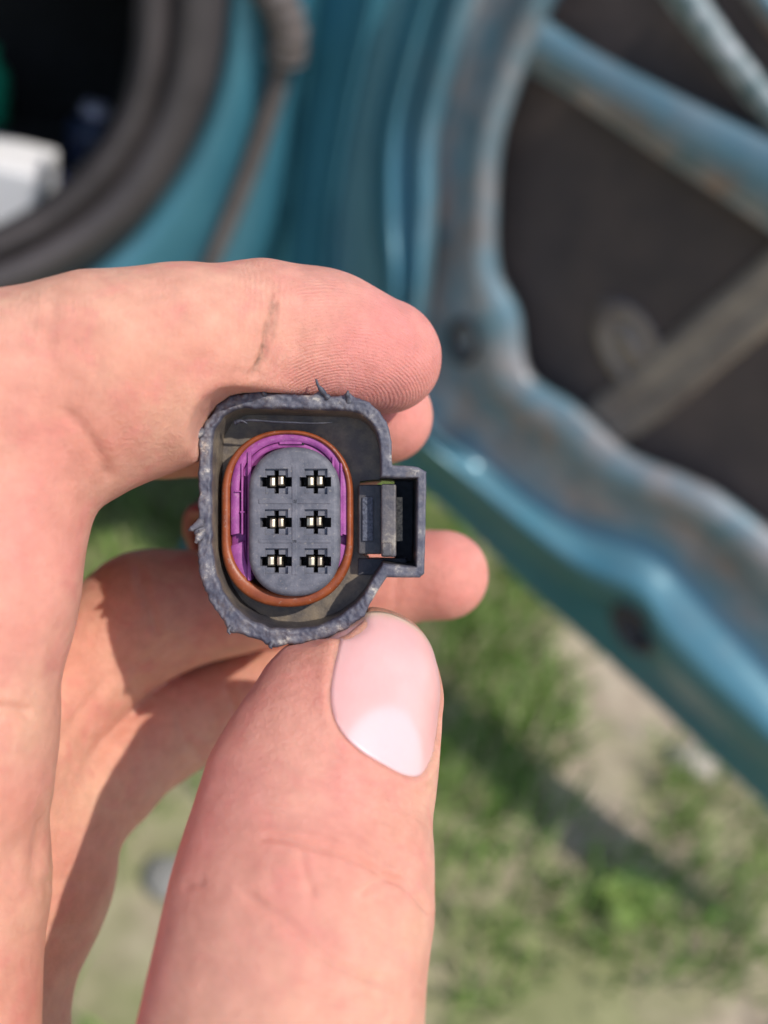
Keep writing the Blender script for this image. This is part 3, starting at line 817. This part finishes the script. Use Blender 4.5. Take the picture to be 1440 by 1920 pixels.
# cables leaving the rear
for k, (dx, dy, m_) in enumerate(((-2.2, 1.5, 'cable'), (0.5, 0.2, 'cable'), (-1.2, -1.8, 'cable'), (2.0, 2.2, 'cable'), (1.5, -1.8, 'cable'), (-4.6, -0.6, 'red'))):
    P = catmull([(dx, 1 + dy, -15.5), (dx - 3, 1 + dy, -25), (dx - 11, 1 + dy, -38), (dx * .8 - 19, dy - 1, -50), (dx * .8 - 18, dy - 22, -62), (dx - 4, dy - 150, -66)], 40)
    V, Fc = tube(P, 1.45, 10); cpart('wire', V, Fc, MAT[m_])

# ------------------------------------------------------------------ hand: one continuous skin grown from a distance field
def unit(v): v = np.asarray(v, float); return v / np.linalg.norm(v)
def chain(nodes, flat=None, fz=1.0):
    """nodes: (px, py, depth mm, radius mm)"""
    out = []
    for a, b in zip(nodes[:-1], nodes[1:]): out.append((cs(*a[:3]), cs(*b[:3]), a[3], b[3], flat, fz))
    return out
def blob(px, py, d, r, flat=None, fz=1.0):
    p = cs(px, py, d); return [(p, p + np.array([0.01, 0, 0]), r, r, flat, fz)]
fwd = np.array([0, 0, 1.0])

palm = chain([(-130,1420,93,11.2),(-165,1700,91,11.2),(-210,2000,88,12)]) \
     + chain([(-210,2000,88,12),(-330,2700,92,17)]) \
     + chain([(-150,1380,110,11),(-250,2000,104,13),(-360,2700,98,19)]) \
     + chain([(-60,1470,116,11),(-200,2050,112,13),(-340,2700,104,19)]) \
     + chain([(30,1560,122,10.0),(45,1635,123,10.2),(-5,1725,122,10.4),(-90,1840,120,10.5)]) \
     + chain([(-75,2010,114,12.5),(-120,2250,110,16),(-330,2800,104,20)])
wrist = cs(-345, 2700, 98)
elbow = wrist + np.array([-45, -165, 95.0])
palm += [(wrist, elbow, 23, 34, unit([0.2, 0.3, 1]), 0.9)]
thumb_axis = unit(cs(690, 1270, 103) - cs(598, 1500, 96))
tn0 = np.array([math.sin(R(25)), 0, math.cos(R(25))]); tn = unit(tn0 - thumb_axis * np.dot(tn0, thumb_axis)); tb = np.cross(thumb_axis, tn)   # nail normal and its sideways axis
fingers = {
 'index':  chain([(-140,1440,90,11.5),(-60,1120,92,10.4),(25,745,95,10.6)]) + chain([(25,745,95,10.6),(200,705,98,10.6),(350,672,101.5,9.9),(495,634,105,8.3)]) + chain([(495,634,105,8.3),(600,642,107.5,8.0),(722,669,110.5,7.1)])
           + blob(150, 800, 98, 8.3) + blob(290, 735, 101, 8.6),
 'middle': chain([(-150,1380,110,11),(95,775,119,9.2)]) + chain([(95,775,119,9.2),(500,790,129,7.9)]) + chain([(500,790,129,7.9),(620,782,127,7.6),(720,777,125,6.9)]),
 'ring':   chain([(-60,1470,116,11),(110,1290,128,8.8),(270,1155,133,9.0)]) + chain([(270,1155,133,9.0),(560,1105,138,7.6)]) + chain([(560,1105,138,7.6),(700,1085,136,7.3),(832,1077,133,6.8)]),
 'little': chain([(40,1560,122,10.5),(180,1455,131,8.6),(305,1362,139,7.9)]) + chain([(305,1362,139,7.9),(500,1290,142,7.0)]) + chain([(500,1290,142,7.0),(610,1255,139,6.2)]),
 'thumb':  chain([(690,1272,103.5,8.2),(655,1340,101.5,9.9),(598,1500,97.5,12.0),(569,1700,91.5,12.9),(530,1920,86,12.4)], tn, 0.88) + chain([(530,1920,86,12.4),(430,2300,84,15),(150,2700,90,18)]) + chain([(150,2700,90,18),(-250,2750,96,20)]),
}
KPALM = {'index': 5.0, 'middle': 6.0, 'ring': 5.0, 'little': 4.0, 'thumb': 9.0}
KIN = {'index': 3.2, 'middle': 4.0, 'ring': 4.0, 'little': 3.5, 'thumb': 5.0}

def f_bone(P, b):
    a, e, ra, rb, flat, fz = b
    ba = e - a; pa = P - a
    h = np.clip(pa @ ba / (ba @ ba), 0, 1)
    q = pa - h[:, None] * ba
    if flat is not None:
        q = q + flat * ((q @ flat) * (1 / fz - 1))[:, None]
    return np.sqrt((q * q).sum(1)) - (ra + (rb - ra) * h)
def smin(a, b, k):
    h = np.maximum(k - np.abs(a - b), 0) / k
    return np.minimum(a, b) - h * h * k * 0.25
def f_chain(P, bones, k):
    d = f_bone(P, bones[0])
    for b in bones[1:]: d = smin(d, f_bone(P, b), k)
    return d
# footprint of the connector: the soft skin gives way to it
foot = outer[::12]
def poly_sd(P2, poly):
    n = len(poly); d = np.full(len(P2), 1e9); s = np.ones(len(P2), bool)
    j = n - 1
    for i in range(n):
        a, b = poly[i], poly[j]; e = b - a; w = P2 - a
        t = np.clip((w @ e) / (e @ e), 0, 1); q = w - t[:, None] * e
        d = np.minimum(d, (q * q).sum(1))
        c1 = P2[:, 1] >= a[1]; c2 = P2[:, 1] < b[1]; c3 = e[0] * w[:, 1] > e[1] * w[:, 0]
        flip = (c1 & c2 & c3) | (~c1 & ~c2 & ~c3)
        s ^= flip; j = i
    d = np.sqrt(d)
    return np.where(s, d, -d)
def f_hand(P):
    dp = f_chain(P, palm, 7.0)
    out = None
    for nme, bones in fingers.items():
        dfi = smin(f_chain(P, bones, KIN[nme]), dp, KPALM[nme])
        out = dfi if out is None else smin(out, dfi, 0.8)
    near = (np.abs(out) < 9) & (P[:, 2] > -118.5) & (np.abs(P[:, 0] - CC[0]) < 20) & (np.abs(P[:, 1] - CC[1]) < 22)
    if near.any():
        Q = P[near]
        cd = np.maximum(poly_sd(Q[:, :2] - CC[:2], foot), -(Q[:, 2] + D0 + 16.3)) - 0.08
        o = out[near]; out[near] = -smin(-o, cd, 0.6)
    return out

def build_hand():
    h = 0.8
    lo = np.array([-100.0, -235.0, -155.0]); hi = np.array([24.0, 34.0, 40.0])
    n = np.ceil((hi - lo) / h / 8).astype(int) * 8
    V = np.full(n + 1, 9.0, np.float32)
    nb = n // 8
    bc = np.stack(np.meshgrid(*[lo[i] + (np.arange(nb[i]) + 0.5) * 8 * h for i in range(3)], indexing='ij'), -1).reshape(-1, 3)
    db = f_hand(bc).reshape(nb)
    act = np.argwhere(np.abs(db) < 8.5)
    inside = np.argwhere(db <= -8.5)
    for b in inside: V[b[0]*8:b[0]*8+9, b[1]*8:b[1]*8+9, b[2]*8:b[2]*8+9] = -9
    off = np.stack(np.meshgrid(*[np.arange(9)] * 3, indexing='ij'), -1).reshape(-1, 3)
    for s in range(0, len(act), 400):
        idx = (act[s:s + 400, None, :] * 8 + off[None]).reshape(-1, 3)
        vals = f_hand(lo + idx * h)
        V[idx[:, 0], idx[:, 1], idx[:, 2]] = vals
    # surface nets
    sgn = V < 0
    c = np.zeros(n, np.int8)
    for a in (0, 1):
        for b in (0, 1):
            for d in (0, 1): c += sgn[a:a + n[0], b:b + n[1], d:d + n[2]]
    cells = np.argwhere((c > 0) & (c < 8))
    vid = np.full(n, -1, np.int64); vid[tuple(cells.T)] = np.arange(len(cells))
    P = lo + (cells + 0.5) * h
    faces = []
    for ax in range(3):
        u, w = [(1, 2), (2, 0), (0, 1)][ax]
        s0 = [slice(None)] * 3; s1 = [slice(None)] * 3; s0[ax] = slice(0, -1); s1[ax] = slice(1, None)
        ch = np.argwhere(sgn[tuple(s0)] != sgn[tuple(s1)])
        ok = (ch[:, u] > 0) & (ch[:, w] > 0) & (ch[:, u] < n[u]) & (ch[:, w] < n[w]); ch = ch[ok]
        first_in = sgn[tuple(ch.T)]
        def cell(du, dw):
            q = ch.copy(); q[:, u] -= du; q[:, w] -= dw; return vid[tuple(q.T)]
        q = np.stack([cell(1, 1), cell(0, 1), cell(0, 0), cell(1, 0)], 1)
        q[~first_in] = q[~first_in][:, ::-1]
        faces.append(q)
    Q = np.concatenate(faces)
    Q = Q[(Q >= 0).all(1)]
    def grad(P):
        e = 0.15; g_ = np.zeros_like(P)
        for i in range(3):
            d = np.zeros(3); d[i] = e
            g_[:, i] = (f_hand(P + d) - f_hand(P - d)) / (2 * e)
        return g_
    def project(P, it):
        for _ in range(it):
            g_ = grad(P); m2 = np.maximum((g_ * g_).sum(1), 0.3)
            st = f_hand(P) / m2; st = np.clip(st, -0.6, 0.6)
            P = P - g_ * st[:, None]
        return P
    def relax(P, Q, it, a):
        for _ in range(it):
            acc = np.zeros_like(P); cnt = np.zeros(len(P))
            for i in range(4):
                np.add.at(acc, Q[:, i], P[Q[:, (i + 1) % 4]]); np.add.at(acc, Q[:, i], P[Q[:, i - 1]]); np.add.at(cnt, Q[:, i], 2)
            P = P * (1 - a) + a * acc / np.maximum(cnt, 1)[:, None]
        return P
    P = project(P, 2); P = relax(P, Q, 2, 0.5); P = project(P, 1)
    # one linear subdivision
    nP = len(P)
    E_ = np.concatenate([np.sort(Q[:, [i, (i + 1) % 4]], 1) for i in range(4)])
    ue, inv = np.unique(E_, axis=0, return_inverse=True); inv = inv.reshape(4, -1)
    mid = P[ue].mean(1); cen = P[Q].mean(1)
    P2 = np.concatenate([P, mid, cen]); ce = nP + len(ue) + np.arange(len(Q)); me = nP + inv
    Q2 = np.concatenate([np.stack([Q[:, i], me[i], ce, me[i - 1]], 1) for i in range(4)])
    P2 = project(P2, 1); P2 = relax(P2, Q2, 1, 0.5)
    return P2, Q2, grad(P2)

HP, HQ, HG = build_hand()
HN = HG / np.linalg.norm(HG, axis=1)[:, None]

# nail bed frame on the thumb
nail_c = cs(690, 1272, 103.5) + thumb_axis * 1.0
def nail_local(P):
    r = P - nail_c; return r @ tb, r @ thumb_axis, r @ tn
NW, NL0, NL1 = 7.7, -11.7, 5.5                     # half width, cuticle end, tip end
def nail_sd(x, y):
    """signed distance-like value to the nail outline in its own plane (negative inside)"""
    yc = (NL0 + NL1) / 2; hl = (NL1 - NL0) / 2
    yy = (y - yc) / hl; xx = x / NW
    n_ = np.where(yy > 0, 3.2, 2.6)
    rr = (np.abs(xx) ** 2.8 + np.abs(yy) ** n_) ** (1 / 2.8)
    return (rr - 1) * NW

# surface relief: folds, creases, nail fold; positions traced on the visible skin
proj = np.stack([720 - HP[:, 0] / HP[:, 2] * F, 960 + HP[:, 1] / HP[:, 2] * F], 1)
facing = (HN * (-HP / np.linalg.norm(HP, axis=1)[:, None])).sum(1)
HP0 = HP.copy()
disp = 0.10 * vnoise(HP, 0.16, 1) * 2 + 0.05 * vnoise(HP, 0.45, 2)
dirt = np.zeros(len(HP)); 
gates = {'thumb': None, 'index': None, 'back': None}
dist_f = {k: f_chain(HP, b, KIN[k]) for k, b in fingers.items()}
dist_f['palm'] = f_chain(HP, palm, 7.0)
which = np.array(list(dist_f.keys()))[np.argmin(np.stack(list(dist_f.values())), 0)]
def crease(keys, width, depth, grp, grime=0.0, puff=0.2):
    global disp, dirt
    m = np.isin(which, grp) & (facing > 0.02)
    if not m.any(): return
    K = catmull(keys, max(12, 8 * len(keys))); p = proj[m]; d = np.full(len(p), 1e9); tt = np.zeros(len(p))
    for i in range(len(K) - 1):
        a, b = K[i], K[i + 1]; e = b - a; w = p - a; t = np.clip(w @ e / (e @ e + 1e-9), 0, 1)
        q = w - t[:, None] * e; dd = np.sqrt((q * q).sum(1)); u = dd < d; d[u] = dd[u]; tt[u] = (i + t[u]) / (len(K) - 1)
    end = np.clip(np.minimum(tt, 1 - tt) * 6, 0, 1)
    g_ = np.exp(-(d / width) ** 2)
    disp[m] += end * (-depth * g_ + depth * puff * np.exp(-((d - 2.2 * width) / (1.4 * width)) ** 2))
    dirt[m] = np.maximum(dirt[m], grime * end * np.exp(-(d / (width * 1.5)) ** 2))
# index: end-joint crease with grime, folds at the middle joint
crease([(505,545),(510,580),(500,620),(497,660),(482,690),(470,710)], 6, 0.38, ['index'], 0.55)
crease([(497,640),(490,668),(480,692)], 5, 0.12, ['index'], 1.0)
crease([(500,600),(505,640),(490,690)], 20, 0.03, ['index'], 0.18)
crease([(520,560),(516,600),(508,650)], 4, 0.10, ['index'], 0.4)
crease([(430,690),(470,700),(500,705)], 5, 0.08, ['index'], 0.2)
crease([(205,905),(190,860),(150,800),(110,760)], 12, 0.35, ['index'])
crease([(60,1335),(20,1330),(-30,1325)], 9, 0.6, ['index', 'palm'])
crease([(100,545),(98,600),(90,680)], 12, 0.15, ['index'])
for k in range(9):
    x = 560 + 27 * k + random.uniform(-6, 6); y = 640 + random.uniform(-25, 60)
    crease([(x, y - random.uniform(20, 50)), (x + random.uniform(-8, 4), y), (x + random.uniform(-12, 6), y + random.uniform(15, 45))], 2.6, 0.05, ['index'], 0.12)
# thumb: knuckle wrinkles
T_ = ['thumb']
crease([(480,1572),(520,1570),(590,1588),(650,1605),(720,1640),(790,1660)], 6, 0.42, T_)
crease([(440,1660),(480,1690),(540,1730),(600,1790),(680,1830),(770,1850)], 9, 0.36, T_)
crease([(665,1690),(700,1660),(740,1650),(780,1680),(806,1720)], 6, 0.38, T_)
crease([(560,1590),(575,1640),(590,1690)], 7, 0.24, T_)
crease([(520,1590),(510,1650),(530,1700)], 8, 0.08, T_)
crease([(640,1610),(660,1600),(700,1625),(750,1612),(800,1640)], 4, 0.10, T_)
crease([(600,1500),(660,1495),(720,1512),(790,1520)], 4, 0.06, T_)
crease([(590,1530),(650,1520),(730,1540),(795,1560)], 4, 0.06, T_)
crease([(610,1475),(670,1480),(720,1485)], 3, 0.05, T_)
crease([(420,1790),(520,1840),(620,1880),(740,1900)], 9, 0.10, T_)
crease([(600,1700),(680,1760),(780,1790)], 6, 0.08, T_)
crease([(342,1665),(360,1655),(385,1652)], 9, 0.25, T_, 0, 0.0)
for k in range(26):
    y = 1400 + 22 * k + random.uniform(-6, 6); x = random.uniform(430, 720)
    w = random.uniform(40, 120)
    crease([(x, y), (x + w / 2, y + random.uniform(-2, 12)), (x + w, y + random.uniform(4, 24))], 2.8, random.uniform(0.025, 0.06), T_)
# fingers and palm behind
crease([(560,1030),(575,1090),(560,1160)], 8, 0.25, ['ring'])
crease([(735,1000),(745,1080),(735,1160)], 9, 0.12, ['ring'])
crease([(255,1050),(275,1120),(300,1200)], 9, 0.22, ['ring'])
crease([(420,1270),(440,1330),(470,1380)], 8, 0.2, ['little'])
crease([(200,1420),(235,1480),(262,1560)], 9, 0.22, ['little', 'palm'])
crease([(60,1660),(120,1650),(200,1660)], 10, 0.2, ['palm', 'little'])
crease([(40,1760),(100,1735),(170,1740)], 9, 0.15, ['palm'])
crease([(20,880),(60,1000),(80,1120)], 16, 0.10, ['index'])
crease([(95,1420),(150,1340),(215,1255)], 10, 0.25, ['ring', 'palm', 'little'])
crease([(240,1260),(290,1225),(330,1190)], 10, 0.2, ['ring'])
crease([(330,1330),(350,1390),(380,1420)], 8, 0.15, ['little'])
crease([(85,1470),(75,1560),(60,1660)], 10, 0.2, ['palm'])
# nail groove
nx, ny, nzv = nail_local(HP)
on = (nzv > 0) & (which == 'thumb')
sd = nail_sd(nx, ny)
lat = np.clip((4.5 - (ny - 2)) / 4, 0, 1)           # no fold in front of the free edge
tuck = np.where(on, -0.42 / (1 + np.exp(np.clip(sd * 6, -30, 30))) + lat * 0.16 * np.exp(-((sd - 0.6) / 0.6) ** 2) - lat * 0.16 * np.exp(-(sd / 0.2) ** 2), 0)
disp = disp + tuck
dirt = np.maximum(dirt, np.where(on, np.maximum(0.30 * np.exp(-((sd + 0.0) / 0.25) ** 2), 0.75 * np.clip((ny - 3.2) / 2, 0, 1) * (sd > -0.1)), 0))
HP = HP + HN * disp[:, None]

# skin fields for the material
red = np.full(len(HP), 0.10)
def glow(px, py, d, r, a):
    global red
    q = np.linalg.norm(HP0 - cs(px, py, d), axis=1); red = red + a * np.exp(-(q / r) ** 2)
glow(710, 680, 106, 13, 1.0); glow(760, 790, 120, 12, 0.5); glow(830, 1075, 130, 14, 0.7); glow(560, 1720, 84, 12, 0.2); glow(480, 1450, 98, 12, 0.45); glow(380, 1700, 92, 13, 0.4); glow(60, 1000, 85, 16, 0.4)
glow(640, 1420, 92, 8, 0.3)
glow(300, 700, 95, 12, -0.2)
red = np.clip(red + 0.15 * vnoise(HP0, 0.22, 6), 0, 1)
flank_shade = np.zeros(len(HP))  # shade down the thumb's left side, put into the colour as purple-red spots
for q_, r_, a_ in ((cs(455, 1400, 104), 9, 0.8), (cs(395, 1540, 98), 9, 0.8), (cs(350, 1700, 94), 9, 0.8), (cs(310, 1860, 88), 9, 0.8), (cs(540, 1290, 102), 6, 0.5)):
    flank_shade = np.maximum(flank_shade, 1.15 * a_ * np.exp(-(np.linalg.norm(HP0 - q_, axis=1) / r_) ** 2))
# friction ridges: loops on the end pad, cross lines on the other joints
ridge = np.zeros(len(HP)); ramt = np.zeros(len(HP)); wr = np.zeros(len(HP)); wamt = np.zeros(len(HP))
mi = which == 'index'
ax_i = unit(cs(722, 669, 110.5) - cs(495, 632, 105)); s_i = (HP0 - cs(495, 632, 105)) @ ax_i
q_i = (HP0 - cs(640, 790, 104)); rad = np.sqrt((q_i @ ax_i * 0.8) ** 2 + ((q_i - np.outer(q_i @ ax_i, ax_i)) ** 2).sum(1))
ridge[mi] = np.where(s_i[mi] > 1.0, rad[mi] / 0.37, s_i[mi] / 0.62)
jump = np.clip(np.abs(s_i - 1.0) / 1.2, 0, 1)
ramt[mi] = (np.clip(0.28 + 0.75 * np.clip((s_i[mi] + 8) / 8, 0, 1), 0, 1) * jump[mi]) * np.clip((s_i[mi] + 40) / 10, 0, 1)
ax_p = unit(cs(25, 745, 95) - cs(-140, 1440, 90)); s_p = (HP0 - cs(25, 745, 95)) @ ax_p
low = mi & (s_p < -4); ridge[low] = (s_p[low] + 0.6 * (HP0[low, 0] + 40)) / 0.9; ramt[low] = 0.22 * np.clip((-4 - s_p[low]) / 4, 0, 1)
for nme, a, b in (('middle', (500,790,129), (720,777,125)), ('ring', (560,1105,138), (832,1077,133))):
    mm = which == nme; axx = unit(cs(*b) - cs(*a)); ridge[mm] = ((HP0[mm] - cs(*a)) @ axx) / 0.6; ramt[mm] = 0.45
mt = which == 'thumb'
s_t = (HP0 - cs(598, 1500, 97.5)) @ thumb_axis
wr[mt] = s_t[mt] / 1.1; wamt[mt] = 0.35 * np.clip(np.where(on[mt] & (sd[mt] < 0.8), 0.0, 1.0), 0, 1)
# grime: faint smears on the end pad and round the nail
dirt = np.maximum(dirt, np.where(mi & (s_i > 2), 0.10 + 0.25 * np.clip(vnoise(HP0, 0.35, 8), 0, 1) * np.clip(-(HP0[:, 1] - 18) / 6, 0, 1), 0))
dirt = np.clip(dirt, 0, 1)

base = to_world(wrist)
hand = mesh_obj('hand', (HP - wrist) * 0.001, HQ, MAT['skin'])
Mh = CAMROT.copy(); Mh.translation = Vector(base); hand.matrix_world = Mh
for k, v in (('red', red), ('dirt', dirt), ('flank_shade', flank_shade), ('ridge', ridge), ('ridge_amount', ramt), ('wrinkle', wr), ('wrinkle_amount', wamt)): set_attr(hand, k, v)
tag(hand, 'bare hand pinching the connector between index finger and thumb', 'hand')

# thumbnail: curved plate lying in the nail bed
def build_nail():
    nu, nv = 41, 61
    U, W = np.meshgrid(np.linspace(-1, 1, nu), np.linspace(-1, 1, nv), indexing='ij')
    u = U.ravel(); w = W.ravel()
    n_ = np.where(w > 0, 3.2, 2.6)
    # square -> outline of nail_sd
    rho = np.maximum(np.abs(u), np.abs(w)); cur = (np.abs(u) ** 2.8 + np.abs(w) ** n_) ** (1 / 2.8) + 1e-9
    f = rho / cur
    x = u * f * NW; y = (NL0 + NL1) / 2 + w * f * (NL1 - NL0) / 2
    P0 = nail_c + np.outer(x, tb) + np.outer(y, thumb_axis)
    lo_ = np.zeros(len(x)); t = np.full(len(x), 16.0)
    for _ in range(40):
        d = f_hand(P0 + t[:, None] * tn); t = t - np.clip(d, -1, 1.0) * 0.8
        t = np.maximum(t, -2)
    S = P0 + t[:, None] * tn
    S = S.reshape(nu, nv, 3)
    for _ in range(6):
        S[1:-1, 1:-1] = 0.5 * S[1:-1, 1:-1] + 0.125 * (S[2:, 1:-1] + S[:-2, 1:-1] + S[1:-1, 2:] + S[1:-1, :-2])
    S = S.reshape(-1, 3)
    g_ = np.zeros_like(S)
    for i in range(3):
        dd = np.zeros(3); dd[i] = 0.2; g_[:, i] = f_hand(S + dd) - f_hand(S - dd)
    g_ /= np.linalg.norm(g_, axis=1)[:, None]
    lift = -0.26 + 0.34 * np.clip((y - 3.5) / 3.0, 0, 1) + 0.25 * (1 - (x / NW) ** 2)
    S = S + g_ * lift[:, None]
    o = mesh_obj('thumbnail', (S - wrist) * 0.001, grid_faces(nu, nv), MAT['nail'], hand)
    o.data.flip_normals()
    so_ = o.modifiers.new('thickness', 'SOLIDIFY'); so_.thickness = 0.0004; so_.offset = -1
    lunr = np.sqrt(((x - 0.5) / 5.2) ** 2 + ((y - NL0 + 0.4) / 6.6) ** 2)
    set_attr(o, 'lunula', 1 / (1 + np.exp((lunr - 1) * 24)) * 0.75)
    set_attr(o, 'free_edge', 0.8 / (1 + np.exp(-(nail_sd(x, y) + 0.55) * 6)) * (y > 2.0))
    set_attr(o, 'across', x / NW); set_attr(o, 'along', y)
build_nail()

# ------------------------------------------------------------------ things in the cabin
fz = 0.452
def floor_box(name, px, py, hx, hy, hz, rot, mat, label, cat, bev=0.006):
    c = on_ground(px, py, fz)
    V = [(i * hx, j * hy, k) for i in (-1, 1) for j in (-1, 1) for k in (0, 2 * hz)]
    o = mesh_obj(name, V, [(0, 1, 3, 2), (4, 6, 7, 5), (0, 4, 5, 1), (2, 3, 7, 6), (0, 2, 6, 4), (1, 5, 7, 3)], mat, smooth=False)
    o.location = Vector((c[0], c[1], fz)); o.rotation_euler.z = R(rot)
    b = o.modifiers.new('bevel', 'BEVEL'); b.width = bev; b.segments = 3
    return tag(o, label, cat)
floor_box('cardboard_box', -2, 425, 0.055, 0.045, 0.045, 12, MAT['white'], 'white box on the dark cabin floor behind the weather strip', 'box')
def bottle(name, px, py, r, h, mat, capmat, label):
    c = on_ground(px, py, fz); n = 24
    prof = [(0.02, 0), (0.9, 0), (1, .04), (1, .62), (.9, .72), (.42, .84), (.40, .9)]
    V = [(r * a * math.cos(2 * math.pi * i / n), r * a * math.sin(2 * math.pi * i / n), h * b) for i in range(n) for a, b in prof]
    root = empty(name, (c[0], c[1], fz)); tag(root, label, 'bottle')
    mesh_obj('body', V, grid_faces(n, len(prof), True), mat, root)
    prof = [(.50, .88), (.50, 1.0), (.44, 1.03), (.02, 1.03)]
    V = [(r * a * math.cos(2 * math.pi * i / n), r * a * math.sin(2 * math.pi * i / n), h * b) for i in range(n) for a, b in prof]
    mesh_obj('cap', V, grid_faces(n, len(prof), True), capmat, root)
bottle('bottle', 175, 318, 0.036, 0.085, MAT['navy'], MAT['lav'], 'dark blue bottle with pale lilac cap standing on the cabin floor')
bottle('bottle', -18, 225, 0.026, 0.10, MAT['green'], MAT['green'], 'green bottle standing deep in the dark cabin')
floor_box('plastic_block', 108, 372, 0.022, 0.016, 0.014, 40, MAT['bluep'], 'small blue block lying beside the white box in the cabin', 'block')
